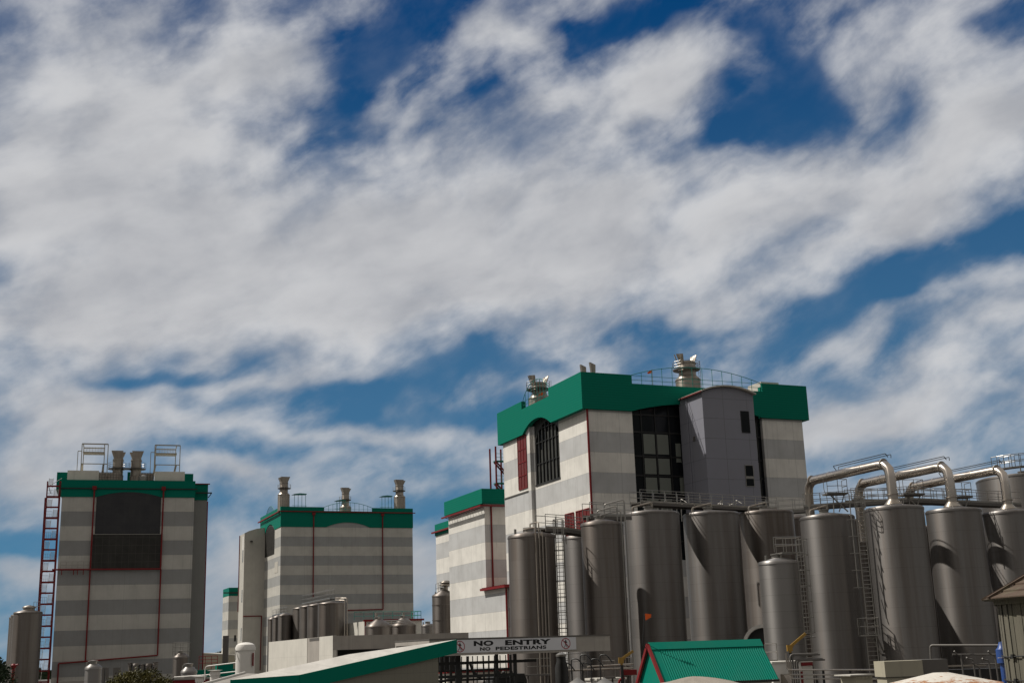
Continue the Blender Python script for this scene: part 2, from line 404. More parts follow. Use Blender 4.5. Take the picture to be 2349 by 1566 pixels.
# ------------------------------------------------------------------ mesh helpers
class MB:
    def __init__(s): s.bm = bmesh.new()
    def box(s, x0, y0, z0, x1, y1, z1):
        vs = [s.bm.verts.new((x, y, z)) for z in (z0, z1) for x, y in ((x0, y0), (x1, y0), (x1, y1), (x0, y1))]
        for f in ((3, 2, 1, 0), (4, 5, 6, 7), (0, 1, 5, 4), (1, 2, 6, 5), (2, 3, 7, 6), (3, 0, 4, 7)):
            s.bm.faces.new([vs[i] for i in f])
        return s
    def face(s, pts): s.bm.faces.new([s.bm.verts.new(p) for p in pts]); return s
    def prism(s, pts, vec):
        """extrude the polygon pts (3d) along vec"""
        vec = Vector(vec); a = [s.bm.verts.new(p) for p in pts]; b = [s.bm.verts.new(Vector(p) + vec) for p in pts]
        s.bm.faces.new(a); s.bm.faces.new(b[::-1]); n = len(a)
        for i in range(n): s.bm.faces.new([a[i], b[i], b[(i + 1) % n], a[(i + 1) % n]][::-1])
        return s
    def tube(s, p, q, r, n=6, r2=None, cap=True):
        p = Vector(p); q = Vector(q); d = (q - p)
        if d.length < 1e-6: return s
        d.normalize(); u = d.orthogonal().normalized(); v = d.cross(u); r2 = r if r2 is None else r2
        A = []; B = []
        for i in range(n):
            a = 2 * math.pi * (i + .5) / n; o = u * math.cos(a) + v * math.sin(a)
            A.append(s.bm.verts.new(p + o * r)); B.append(s.bm.verts.new(q + o * r2))
        for i in range(n): s.bm.faces.new([A[i], A[(i + 1) % n], B[(i + 1) % n], B[i]])
        if cap: s.bm.faces.new(A[::-1]); s.bm.faces.new(B)
        return s
    def beam(s, p, q, wd, ht=None):
        """rectangular bar between p and q"""
        p = Vector(p); q = Vector(q); ht = ht or wd; d = (q - p).normalized()
        up = Vector((0, 0, 1)) if abs(d.z) < .95 else Vector((0, 1, 0))
        sx = d.cross(up).normalized() * (wd / 2); sy = sx.cross(d).normalized() * (ht / 2)
        A = [s.bm.verts.new(p + a * sx + b * sy) for a, b in ((-1, -1), (1, -1), (1, 1), (-1, 1))]
        B = [s.bm.verts.new(q + a * sx + b * sy) for a, b in ((-1, -1), (1, -1), (1, 1), (-1, 1))]
        for i in range(4): s.bm.faces.new([A[i], A[(i + 1) % 4], B[(i + 1) % 4], B[i]])
        s.bm.faces.new(A[::-1]); s.bm.faces.new(B)
        return s
    def path(s, pts, r, n=8, bend=None, seg=5):
        """round pipe through pts with rounded corners"""
        P = [Vector(p) for p in pts]; out = [P[0]]; bend = bend or r * 2
        for i in range(1, len(P) - 1):
            a, b, c = P[i - 1], P[i], P[i + 1]
            k = min(bend, (a - b).length * .49, (c - b).length * .49)
            p1 = b + (a - b).normalized() * k; p2 = b + (c - b).normalized() * k
            for j in range(seg + 1):
                t = j / seg; out.append(p1 * (1 - t) ** 2 + b * 2 * t * (1 - t) + p2 * t * t)
        out.append(P[-1]); rings = []
        d0 = (out[1] - out[0]).normalized(); u = d0.orthogonal().normalized()
        for i, p in enumerate(out):
            d = (out[min(i + 1, len(out) - 1)] - out[max(i - 1, 0)]).normalized()
            u = (u - d * u.dot(d)).normalized(); v = d.cross(u)
            rings.append([s.bm.verts.new(p + (u * math.cos(2 * math.pi * j / n) + v * math.sin(2 * math.pi * j / n)) * r) for j in range(n)])
        for A, B in zip(rings, rings[1:]):
            for j in range(n): s.bm.faces.new([A[j], A[(j + 1) % n], B[(j + 1) % n], B[j]])
        s.bm.faces.new(rings[0][::-1]); s.bm.faces.new(rings[-1])
        return s
    def lathe(s, prof, c=(0, 0, 0), n=32, a0=0, a1=2 * math.pi):
        full = abs(a1 - a0 - 2 * math.pi) < 1e-4; m = n if full else n + 1; rings = []
        for r, z in prof:
            if r < 1e-5: rings.append([s.bm.verts.new((c[0], c[1], c[2] + z))] * m)
            else: rings.append([s.bm.verts.new((c[0] + r * math.cos(a0 + (a1 - a0) * i / n), c[1] + r * math.sin(a0 + (a1 - a0) * i / n), c[2] + z)) for i in range(m)])
        for A, B in zip(rings, rings[1:]):
            for i in range(n):
                q = [A[i], A[(i + 1) % m], B[(i + 1) % m], B[i]]; u = []
                for v in q:
                    if v not in u: u.append(v)
                if len(u) > 2: s.bm.faces.new(u)
        return s
    def flute(s, c, r, z0, z1, n=28, d=.05):
        """ribbed cylinder"""
        k = n * 2
        A = []; B = []
        for i in range(k):
            rr = r - (d if i % 2 else 0); a = 2 * math.pi * i / k
            A.append(s.bm.verts.new((c[0] + rr * math.cos(a), c[1] + rr * math.sin(a), z0))); B.append(s.bm.verts.new((c[0] + rr * math.cos(a), c[1] + rr * math.sin(a), z1)))
        for i in range(k): s.bm.faces.new([A[i], A[(i + 1) % k], B[(i + 1) % k], B[i]])
        s.bm.faces.new(A[::-1]); s.bm.faces.new(B)
        return s
    def rail(s, pts, h=1.1, gap=1.5, r=.026, bars=(1.0, .5), toe=False, closed=False):
        """post and rail barrier standing on the polyline pts"""
        P = [Vector(p) for p in pts]
        if closed: P.append(P[0])
        for a, b in zip(P, P[1:]):
            L = (b - a).length; k = max(1, round(L / gap))
            for i in range(k + 1):
                q = a.lerp(b, i / k); s.tube(q, q + Vector((0, 0, h)), r, 5)
            for f in bars: s.tube(a + Vector((0, 0, h * f)), b + Vector((0, 0, h * f)), r, 5)
            if toe: s.beam(a + Vector((0, 0, .08)), b + Vector((0, 0, .08)), .02, .16)
        return s
    def build(s, name, m, parent=None, smooth=False, rec=True):
        me = bpy.data.meshes.new(name)
        if rec: bmesh.ops.recalc_face_normals(s.bm, faces=s.bm.faces)
        if smooth:
            for f in s.bm.faces: f.smooth = True
            for e in s.bm.edges:
                if len(e.link_faces) == 2 and e.calc_face_angle(0) > R(38): e.smooth = False
        s.bm.to_mesh(me); s.bm.free()
        if m: me.materials.append(m)
        o = bpy.data.objects.new(name, me); COL.objects.link(o)
        if parent: o.parent = parent
        return o

def tag(o, label, cat, group=None):
    o['label'] = label; o['category'] = cat
    if group: o['group'] = group
    return o
def thing(name, label, cat, loc=(0, 0, 0), yaw=0., group=None):
    o = bpy.data.objects.new(name, None); COL.objects.link(o); o.empty_display_size = .5
    o.location = loc; o.rotation_euler = (0, 0, yaw)
    return tag(o, label, cat, group)
def structure(o): o['kind'] = 'structure'; return o
def copy_tree(o, loc, yaw, label, group=None):
    r = o.copy(); COL.objects.link(r); r.location = loc; r.rotation_euler = (0, 0, yaw); r['label'] = label
    if group: r['group'] = group
    for ch in list(o.children):
        c = ch.copy(); COL.objects.link(c); c.parent = r
        for g in list(ch.children):
            d = g.copy(); COL.objects.link(d); d.parent = c
    return r
def arc(x0, x1, zb, h, n=16):
    """arch points from (x0,zb) over apex zb+h to (x1,zb)"""
    c = (x1 - x0) / 2; rad = (c * c + h * h) / (2 * h); mx = (x0 + x1) / 2; zc = zb + h - rad
    a = math.asin(min(1, c / rad)); sgn = 1 if x1 > x0 else -1
    if h > abs(c): a = math.pi - a
    return [(mx + rad * math.sin(-a + 2 * a * i / n) * 1, zc + rad * math.cos(-a + 2 * a * i / n)) for i in range(n + 1)]
YB = R(23.2); Y1 = R(17.9)
def ground_pt(p): return Vector((p.x, p.y, 0))

# ------------------------------------------------------------------ ground
gb = MB()
gb.face([(-3500, -400, 0), (3500, -400, 0), (3500, 6500, 0), (-3500, 6500, 0)])
structure(gb.build('ground', M['ground']))

def exhaust_stack(parent, c, rb, zb, hb, rn, zt, side=1, label=None, scoops='flare', rung=True):
    """ribbed base, cone, neck, ring platform with rails and a scoop top; c = local x, y"""
    x, y = c
    b = MB(); b.flute((x, y), rb, zb, zb + hb, 26, .05)
    b.lathe([(rb + .04, zb + hb - .06), (rb + .04, zb + hb + .04), (rn + .05, zb + hb + (rb - rn) * 1.15), (rn, zb + hb + (rb - rn) * 1.3), (rn, zt), (rn * .86, zt), (rn * .86, zt - .5), (0, zt - .5)], (x, y, 0), 28)
    zp = zb + hb + (rb - rn) * 1.3 + (zt - zb - hb - (rb - rn) * 1.3) * .38
    for zz in (zp - .15, zp + .25, zt - .3): b.lathe([(rn + .08, zz), (rn + .08, zz + .1), (rn, zz + .1)], (x, y, 0), 28)
    o = b.build('exhaust_stack', M['stack'], parent, True)
    if label: o['label'] = label
    p = MB(); ro = rn + .62
    p.lathe([(rn, zp), (ro, zp), (ro, zp + .1), (rn, zp + .1)], (x + side * .12, y, 0), 18)
    p.build('platform', M['galvdark'], o)
    p = MB(); pts = [(x + side * .12 + ro * math.cos(2 * math.pi * i / 10), y + ro * math.sin(2 * math.pi * i / 10), zp) for i in range(10)]
    p.rail(pts, 1.05, 9, .022, (1., .66, .33), closed=True)
    if rung:
        lx = x - side * (ro + .1)
        for d in (-.22, .22): p.tube((lx, y + d, zb), (lx, y + d, zp + 1.4), .025, 5)
        k = int((zp + 1.2 - zb) / .45)
        for i in range(k): p.tube((lx, y - .22, zb + i * .45), (lx, y + .22, zb + i * .45), .018, 4)
    p.build('handrail', M['rail'], o)
    if scoops == 'flare':
        for dx, k in ((-.22, -1), (.22, 1)):
            hh = 1.35 if k == side else 1.1; q = rn * 1.0
            MB().prism([(x + dx * rn - q * .6, y - rn * .75, zt), (x + dx * rn + q * .6, y - rn * .75, zt), (x + dx * rn + q * 1.12, y - rn * .85, zt + hh), (x + dx * rn - q * 1.12, y - rn * .85, zt + hh)], (0, rn * 1.3 - .1 * k, 0)).build('scoop', M['stack'], o)
    else:
        for a, ln in ((150, 1.15), (205, .95), (20, 1.1)):
            ca, sa = math.cos(R(a)), math.sin(R(a)); wv = .34
            bx, by = x + rn * .92 * ca, y + rn * .92 * sa
            tx, ty = bx + .42 * ca, by + .42 * sa
            MB().prism([(bx - wv * sa * .8, by + wv * ca * .8, zt - .35), (bx + wv * sa * .8, by - wv * ca * .8, zt - .35), (tx + wv * 1.5 * sa, ty - wv * 1.5 * ca, zt + ln), (tx - wv * 1.5 * sa, ty + wv * 1.5 * ca, zt + ln * .86)], (.12 * ca, .12 * sa, .0)).build('scoop', M['stack'], o)
    return o

def poly(pts, plane, off):
    """2d outline -> 3d in plane 'y' (x, z) or 'x' (y, z)"""
    return [(a, off, c) for a, c in pts] if plane == 'y' else [(off, a, c) for a, c in pts]

# ================================================================== near dryer tower (right)
c4 = at(1347.6, 942.7, 140.3)
B4 = thing('dryer_building', 'tallest near dryer tower, cream and grey bands, broad green parapet and lilac stair tower', 'factory building', (c4.x, c4.y, 0), YB)
W4, D4 = 30.2, 24.9
wl = MB()
# front wall round the curtain wall
wl.prism(poly([(0, 0), (5.9, 0), (5.9, 33.2), (0, 33.2)], 'y', 0), (0, .5, 0))
wl.prism(poly([(24.2, 0), (W4, 0), (W4, 33.2), (24.2, 33.2)], 'y', 0), (0, .5, 0))
wl.prism(poly([(5.9, 0), (24.2, 0), (24.2, 15), (5.9, 15)], 'y', 0), (0, .5, 0))
# left wall with the arched bay
wl.prism(poly([(.5, 0), (16.0, 0), (16.0, 33.2), (15.6, 33.2), (15.6, 25.4), (8.1, 25.4), (8.1, 33.2), (.5, 33.2)], 'x', 0), (.45, 0, 0))
wl.box(-.45, 16.0, 0, .45, D4, 33.2)
wl.box(W4 - .5, .5, 0, W4, D4, 33.2); wl.box(.45, D4 - .5, 0, W4 - .5, D4, 33.2)
wl.build('wall', M['big'], B4)
MB().box(.2, .2, 35.0, W4 - .2, D4 - .2, 35.3).build('roof', M['galvdark'], B4)
pp = MB()
a = arc(5.7, 24.2, 32.4, 1.25, 22)
pp.prism(poly([(-.80, 32.4)] + a + [(31.1, 32.4), (31.1, 36.8), (24.4, 36.8), (24.4, 35.75), (5.95, 35.75), (5.95, 36.8), (-.80, 36.8)], 'y', -.32), (0, .34, 0))
pp.box(-.10, .04, 33.2, 5.9, .5, 36.4); pp.box(24.3, .02, 33.2, W4, .5, 36.4)
a = arc(8.7, 17.5, 32.4, 1.35, 18)
pp.prism(poly([(.02, 32.4)] + a + [(25.9, 32.4), (25.9, 36.8), (17.45, 36.8), (17.45, 35.75), (9, 35.75), (9, 36.8), (.02, 36.8)], 'x', -.80), (.60, 0, 0))
pp.box(31.1 - .6, .03, 32.402, 31.098, 25.9, 36.798); pp.box(-.19, 25.4, 32.402, 30.49, 25.898, 36.798)
pp.build('parapet', M['green'], B4)
# curtain wall
g = MB().box(5.9, .62, 15, 24.2, .7, 34.4)
cw = g.build('curtain_wall', M['glass'], B4)
mu = MB()
for x in (7.35, 9.25, 11.15, 12.9, 14.9, 16.9, 18.9, 20.9, 22.6, 23.7): mu.box(x - .07, .50, 15, x + .07, .62, 34.3)
for z in (17.2, 20.0, 22.6, 24.9, 27.2, 30.1, 32.2): mu.box(5.92, .53, z - .09, 24.18, .62, z + .09)
mu.build('mullion', M['dark'], cw)
def lit_pane(x0, z0, x1, z1): MB().box(x0, .585, z0, x1, .615, z1).build('lit_pane', M['lit_pane'], cw)  # pale panel painted as a lit pane
for x0, x1 in ((7.55, 9.1), (9.4, 10.95)):
    for z0, z1 in ((17.5, 19.7), (20.3, 22.2), (22.9, 26.9), (27.5, 29.9)):
        if (z0, z1) == (22.9, 26.9): z0, z1 = 25.1, 27.0
        lit_pane(x0, z0, x1, z1)
    lit_pane(x0, 22.8, x1, 24.7)
for x0, x1, z0, z1 in ((11.9, 12.6, 26.6, 28.9), (12.95, 13.6, 26.7, 29.1), (12.2, 14.7, 22.9, 24.8), (22.75, 23.6, 27.6, 30.0), (22.75, 23.6, 30.3, 32.0), (22.72, 22.95, 21.5, 27.0), (23.4, 23.62, 20.2, 26.9)):
    lit_pane(x0, z0, x1, z1)
# arched bay window on the left side
g = MB().box(.30, 7.8, 25.3, .7, 15.6, 34.6); bw = g.build('arched_window', M['glass'], B4)
mu = MB()
for i in range(8): y = 8.2 + i * 1.03; mu.box(.10, y - .085, 25.4, .30, y + .085, 34.3)
for z in (28.2, 30.9, 32.6): mu.box(.16, 8.1, z - .05, .30, 15.4, z + .05)
mu.box(-.08, 8.1, 25.4, .30, 15.5, 25.62)
mu.prism(poly(arc(8.1, 15.4, 31.2, 2.0, 14) + [(15.4, 34.5), (8.1, 34.5)], 'x', .12), (.17, 0, 0))
mu.build('mullion', M['dark'], bw)
for i in range(7):
    y = 8.2 + i * 1.03 + .13; MB().box(.285, y, 25.7, .299, y + .77, (31.4, 32.3, 32.4, 31.9, 31.0, 29.9, 28.2)[i]).build('pane', M['pane'], bw)
# red louvres
for y0, y1, z0, z1, x in ((17.05, 19.85, 25.55, 32.35, -.50), (.55, 4.15, 18.3, 20.95, -.05), (4.8, 7.2, 18.3, 20.95, -.05)):
    lv = MB().box(x, y0, z0, x + .049, y1, z1).build('louvre', M['redlouv'], B4)
    fr = MB()
    k = max(2, round((y1 - y0) / .95))
    for i in range(k + 1): yy = y0 + (y1 - y0) * i / k; fr.box(x - .05, yy - .04, z0, x - .001, yy + .04, z1)
    for i in range(1 + round((z1 - z0) / 2.3) + 1): zz = z0 + (z1 - z0) * i / (1 + round((z1 - z0) / 2.3)); fr.box(x - .06, y0, zz - .05, x - .002, y1, zz + .05)
    fr.build('frame', M['red'], lv)
MB().box(-.56, 16.9, 25.0, -.46, 24.85, 25.12).build('drip_ledge', M['galv'], B4)
MB().tube((-.1, -.12, 14), (-.1, -.12, 32.6), .13, 8).build('downpipe', M['red'], B4, True)
# stair tower
TX0, TX1, TY = 12.4, 19.5, -5.3
tw = MB(); a = arc(TX0, TX1, 34.0, .75, 12)
tw.prism(poly([(TX0, 0), (TX1, 0)] + a[::-1], 'y', TY), (0, 5.29, 0))
tower = tw.build('stair_tower', M['lilac'], B4)
ro = MB(); a1 = arc(TX0 - .25, TX1 + .2, 34.02, .78, 12); a2 = arc(TX0 - .25, TX1 + .2, 34.18, .78, 12)
ro.prism(poly(a1 + a2[::-1], 'y', TY - .45), (0, 5.4, 0)); ro.build('roof', M['creamplain'], tower)
MB().beam((TX0 - .3, TY - .4, 34.02), (TX0 - .3, -.85, 34.02), .12, .16).build('gutter', M['redlouv'], tower)
for x0, z0, z1 in ((17.6, 29.45, 31.95), (17.6, 23.1, 25.5)):
    fr = MB().box(x0, TY - .03, z0, x0 + 1.05, TY - .002, z1).build('window', M['glass'], tower)
    f2 = MB()
    for q in ((x0 - .06, z0 - .06, x0 + 1.11, z0), (x0 - .06, z1, x0 + 1.11, z1 + .06), (x0 - .06, z0, x0, z1), (x0 + 1.05, z0, x0 + 1.11, z1)):
        f2.box(q[0], TY - .06, q[1], q[2], TY - .002, q[3])
    if z0 < 25: f2.box(x0, TY - .05, z0 + .85, x0 + 1.05, TY - .031, z0 + 1.15)
    f2.build('window_frame', M['dark'] if z0 > 25 else M['galv'], tower)
MB().tube((TX0 - .08, -1.9, 15), (TX0 - .08, -1.9, 33.9), .05, 6).build('downpipe', M['lilac'], tower)
MB().box(TX0 - .12, -4.2 + 1, 28.6, TX0 - .01, -3.9 + 1, 29.1).build('wall_light', M['galvdark'], tower)
# arched roof rails
rl = MB(); a = arc(5.95, 24.4, 36.8, 1.45, 28)
for p, q in zip(a, a[1:]): rl.tube((p[0], -.15, p[1]), (q[0], -.15, q[1]), .04, 5)
for i in range(14):
    x = 5.95 + 18.45 * i / 13; zt = min(a, key=lambda t: abs(t[0] - x))[1]; rl.tube((x, -.15, 35.75), (x, -.15, zt), .035, 5)
for z in (36.25, 36.78): rl.tube((5.95, -.15, z), (24.4, -.15, z), .03, 5)
rl.build('arched_rail', M['greenrail'], B4)
rl = MB(); a = arc(9, 17.45, 36.8, 2.0, 18)
for p, q in zip(a, a[1:]): rl.tube((-.6, p[0], p[1]), (-.6, q[0], q[1]), .04, 5)
for i in range(10):
    y = 9 + 8.45 * i / 9; zt = min(a, key=lambda t: abs(t[0] - y))[1]; rl.tube((-.6, y, 35.75), (-.6, y, zt), .035, 5)
for z in (36.25, 36.78): rl.tube((-.6, 9, z), (-.6, 17.45, z), .03, 5)
rl.build('arched_rail', M['greenrail'], B4)
rl = MB(); rl.rail([(2.2, 6.4, 36.3), (2.2, 8.6, 36.3), (4.5, 8.6, 36.3), (4.5, 4.0, 36.3)], 1.15, .8, .03, (1, .6, .3)); rl.build('roof_rail', M['greenrail'], B4)
exhaust_stack(B4, (2.8, 19.6), 1.5, 35.3, 2.4, .98, 39.9, -1, 'exhaust stack at the left side of the roof, scoops raised', 'fins')
exhaust_stack(B4, (17.7, 6.2), 1.6, 35.3, 2.9, 1.12, 40.6, -1, 'large exhaust stack behind the arched rail', 'fins')
for x, y, zt_ in ((2.0, 4.6, 38.6), (1.6, 1.3, 38.1)):
    MB().prism([(x - .15, y - .2, 36.6), (x + .25, y - .2, 36.6), (x + .30, y - .25, zt_), (x - .42, y - .25, zt_ + .3)], (0, .35, 0)).build('vent_scoop', M['stack'], B4)
MB().box(.8, 1.9, 36.3, 3.6, 3.6, 37.15).build('roof_plant', M['galv'], B4)
rp = MB().box(25.9, 2.0, 36.0, 28.6, 5.0, 37.6); rp.build('roof_plant', M['creamplain'], B4)

# ================================================================== middle dryer building
c3 = at(1112.5, 1220, 169.1)
B3 = thing('dryer_building', 'narrow sunlit striped building with bracketed red gutter, left of the tallest tower', 'factory building', (c3.x, c3.y, 0), YB)
wl = MB(); wl.box(0, 0, 0, 13, 14.6, 26.4); wl.box(-.02, -7.0, 0, 12, -.002, 13.4)
wl.build('wall', M['mid'], B3)
pp = MB().box(-.55, -.55, 25.2, 13.4, 14.9, 27.25); pp.build('parapet', M['green'], B3)
gt = MB(); gt.box(-.98, -.95, 24.78, 13.4, -.60, 24.98); gt.box(-.98, -.598, 24.78, -.70, 15.1, 24.98); 
for i in range(14): gt.beam((-.85, .3 + i * 1.08, 24.9), (-.02, .3 + i * 1.08, 24.72), .08, .1)
gt.build('gutter', M['red'], B3)
MB().tube((.95, -.14, 13.5), (.95, -.14, 24.9), .12, 8).build('downpipe', M['red'], B3, True)
lm = MB().box(-.62, -7.9, 13.42, 5, .9, 13.72)
for i in range(12): lm.box(-.62, -7.85 + i * .72, 13.725, 5, -7.75 + i * .72, 13.80)
lm.build('canopy', M['red'], B3)
MB().tube((-.05, -7.12, 0), (-.05, -7.12, 13.4), .13, 8).build('downpipe', M['red'], B3, True)

def on(px, py, p0, yaw):
    """x along / z height of a bearing on the vertical plane through p0 with heading yaw"""
    d = _f * F0 + CX * (px - 1174.5) - CU * (py - 783); t = Vector((math.cos(yaw), math.sin(yaw))); n = Vector((-t.y, t.x))
    k = (n.x * p0.x + n.y * p0.y) / (n.x * d.x + n.y * d.y); return (d.x * k - p0.x) * t.x + (d.y * k - p0.y) * t.y, d.z * k + CAMH
cb = at(1034, 1226, 191.5); sL, zT = on(999.3, 1203, cb, YB + math.pi / 2); zG = on(1000, 1229, cb, YB + math.pi / 2)[1]
B3b = thing('annex_building', 'set back sunlit wing with green cap just left of the bracketed gutter building', 'factory building', (cb.x, cb.y, 0), YB)
MB().box(0, 0, 0, 12, sL, zG + .5).build('wall', M['mid'], B3b)
MB().box(-.12, -.1, zG, 12, sL + .12, zT).build('parapet', M['green'], B3b)
MB().box(-.45, -.3, zG + .45, -.15, sL + 1.0, zG + .68).build('gutter', M['red'], B3b)

# red escape stair behind the big tower
ce = at(1150, 1050, 172)
es = thing('escape_stair', 'slender red steel escape stair with green landings behind the tallest tower', 'stairs', (ce.x, ce.y, 0), YB)
s1 = MB()
for x in (-.85, .85):
    for y in (0, 2.2): s1.tube((x, y, 0), (x, y, 33.6), .14, 6)
s1.build('post', M['red'], es)
for k in range(7):
    z = 12 + k * 3.15 + .6
    l = MB().box(-.9, -.1, z, .9, 1.0, z + .1); l.build('landing', M['greenflat'], es)
    r_ = MB().rail([(-.85, 0, z), (.85, 0, z)], 1.1, .85, .03, (1, .5)); r_.build('handrail', M['greenrail'], es)
    f = MB(); f.beam((-.7, .3, z), (.8, .3, z - 1.6), .08, .22); f.beam((-.7, 1.1, z), (.8, 1.1, z - 1.6), .08, .22)
    for i in range(7): f.box(-.7 + i * .21, .32, z - .2 - i * .22, -.5 + i * .21, 1.08, z - .16 - i * .22)
    f.build('flight', M['red'], es)

# ================================================================== middle distance striped building
c2 = at(644.0, 1240, 306.7)
B2 = thing('dryer_building', 'wide striped building with three roof stacks and pale arch below its green parapet', 'factory building', (c2.x, c2.y, 0), YB)
W2 = 34.55
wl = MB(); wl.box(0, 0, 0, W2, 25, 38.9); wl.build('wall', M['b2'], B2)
pp = MB(); a = arc(11.5, 23.0, 37.62, 1.25, 18)
pp.prism(poly([(-.12, 37.62)] + a + [(W2 + .1, 37.62), (W2 + .1, 42.65), (23.6, 42.65), (23.6, 41.72), (10.95, 41.72), (10.95, 42.65), (-.12, 42.65)], 'y', -.15), (0, .149, 0))
a = arc(7.2, 19.0, 37.62, 1.9, 14)
pp.prism(poly([(.0, 37.62)] + a + [(25.3, 37.62), (25.3, 42.65), (.0, 42.65)], 'x', -.12), (.119, 0, 0))
pp.box(W2 + .001, 0, 37.62, W2 + .1, 25, 42.65); pp.box(0, 24.8, 38.9, W2, 25, 42.6)
pp.build('parapet', M['green'], B2)
MB().box(.1, .1, 41.0, W2 - .1, 24.9, 41.3).build('roof', M['galvdark'], B2)
gt = MB(); gt.box(-.75, -.42, 41.35, W2 + .7, -.16, 41.58); gt.box(-.75, -.16, 41.25, -.45, 25.8, 41.5)
for i in range(17): gt.box(-.45, .5 + i * 1.5, 41.25, -.125, .8 + i * 1.5, 41.5)
gt.build('gutter', M['red'], B2)
for x, zl in ((8.25, 20.2), (26.35, 17.0)):
    d = MB(); d.tube((x, -.3, zl), (x, -.3, 41.2), .16, 6); d.box(x - .38, -.55, 40.6, x + .38, -.16, 41.2); d.build('downpipe', M['red'], B2)
MB().tube((26.35, -.3, 17.0), (17, -.3, 16.9), .14, 6).build('downpipe', M['red'], B2)
lw = MB().prism(poly([(7.4, 31.5), (18.8, 31.5)] + arc(7.4, 18.8, 37.5, 1.8, 12)[::-1], 'x', -.06), (.059, 0, 0)); lv = lw.build('arched_window', M['darklouv'], B2)
mu = MB()
for i in range(12): y = 7.4 + i * 1.036; mu.box(-.10, y - .07, 31.5, -.061, y + .07, 37.6 + 1.4 * math.sin(math.pi * i / 11))
mu.build('mullion', M['dark'], lv)
MB().box(-.05, 2.8, 26.6, -.002, 6.6, 29.3).build('door', M['creamplain'], B2)
rl = MB(); a = arc(10.95, 23.6, 42.65, 1.3, 18)
for p, q in zip(a, a[1:]): rl.tube((p[0], -.05, p[1]), (q[0], -.05, q[1]), .06, 4)
for i in range(12):
    x = 10.95 + 12.65 * i / 11; zt = min(a, key=lambda t: abs(t[0] - x))[1]; rl.tube((x, -.05, 41.7), (x, -.05, zt), .045, 4)
rl.tube((10.95, -.05, 42.2), (23.6, -.05, 42.2), .04, 4)
rl.build('arched_rail', M['greenrail'], B2)
rl = MB(); a = arc(8.4, 18, 42.65, 1.6, 14)
for p, q in zip(a, a[1:]): rl.tube((0, p[0], p[1]), (0, q[0], q[1]), .06, 4)
for i in range(10):
    y = 8.4 + 9.6 * i / 9; zt = min(a, key=lambda t: abs(t[0] - y))[1]; rl.tube((0, y, 42.6), (0, y, zt), .045, 4)
rl.build('arched_rail', M['greenrail'], B2)
exhaust_stack(B2, (1.0, 1.9), 1.5, 41.3, 4.5, 1.05, 49.0, 1, 'exhaust stack over the left corner of the roof', rung=False)
exhaust_stack(B2, (21.2, 17.0), 1.55, 41.3, 3.4, 1.0, 48.7, -1, 'exhaust stack set back behind the arched rail', rung=False)
exhaust_stack(B2, (31.7, 1.9), 1.5, 41.3, 4.5, 1.05, 49.0, -1, 'exhaust stack over the right corner of the roof', rung=False)
for x0, x1, y, zt in ((3.7, 6.9, 3, 46.0), (16.1, 18.6, 8, 45.2), (26.9, 29.8, 3, 45.9)):
    f = MB()
    for i in range(4): xx = x0 + .3 + (x1 - x0 - .3) * i / 3; f.tube((xx, y, 41.3), (xx, y, zt), .06, 5)
    for z in (43.3, ): f.tube((x0 - .3, y, z), (x1 + .3, y, z), .05, 5)
    f.prism([(x0 - .4, y - .5, zt), (x1 + .1, y - .5, zt + .1), (x1 + .2, y - .5, zt + .35), (x0 + 1.6, y - .5, zt + .45), (x0 + .2, y - .5, zt + .25)], (0, 1.2, 0))
    f.build('duct_frame', M['greenrail'], B2)
# plain stair tower on its left
tw = MB(); tw.prism(poly([(-5.4, 0), (-.0, 0), (-.0, 39.4), (-2.2, 39.1), (-4.2, 38.5), (-5.4, 37.9)], 'y', 19.2), (0, 6.5, 0))
st = tw.build('stair_tower', M['creamplain'], B2)
MB().box(-5.44, 20.0, 33.5, -5.402, 21.6, 37.2).build('window', M['white'], st)
for z0 in (30.5, 20.2, 10.5): MB().box(-5.44, 20.5, z0, -5.402, 21.2, z0 + 3.2).build('window', M['glass'], st)
MB().lathe([(0, .35), (.3, .3), (.42, 0), (0, 0)], (-3.6, 18.95, 35.6), 12).build('wall_light', M['dark'], st)
MB().tube((-5.55, 25.3, 18), (-5.55, 25.3, 37.8), .12, 6).build('downpipe', M['red'], st)
lb = MB(); lb.tube((-5.3, 19.0, 16.6), (-.6, 19.0, 16.6), .13, 6); lb.tube((-.6, 19.0, 16.6), (-.7, 19.0, 3), .13, 6); lb.build('downpipe', M['red'], st)
# low wing
c2b = at(551.5, 1358, 336)
BW = thing('annex_building', 'low striped wing with a dark green cap, left of the wide three stack building', 'factory building', (c2b.x, c2b.y, 0), YB)
zc = at(540, 1347, 336).z - .3
MB().box(-3.1, 0, 0, 3.5, 9, zc - 1.9).build('wall', M['b2'], BW)
MB().box(-3.1, -.1, zc - 1.898, 3.5, 9, zc + .3).build('parapet', M['greenflat'], BW)
MB().box(-4.6, -.5, zc - 1.25, 1.0, -.12, zc - .95).build('gutter', M['dark'], BW)
MB().box(-1.4, -.05, 10.6, -.9, -.002, 12.2).build('window', M['glass'], BW)

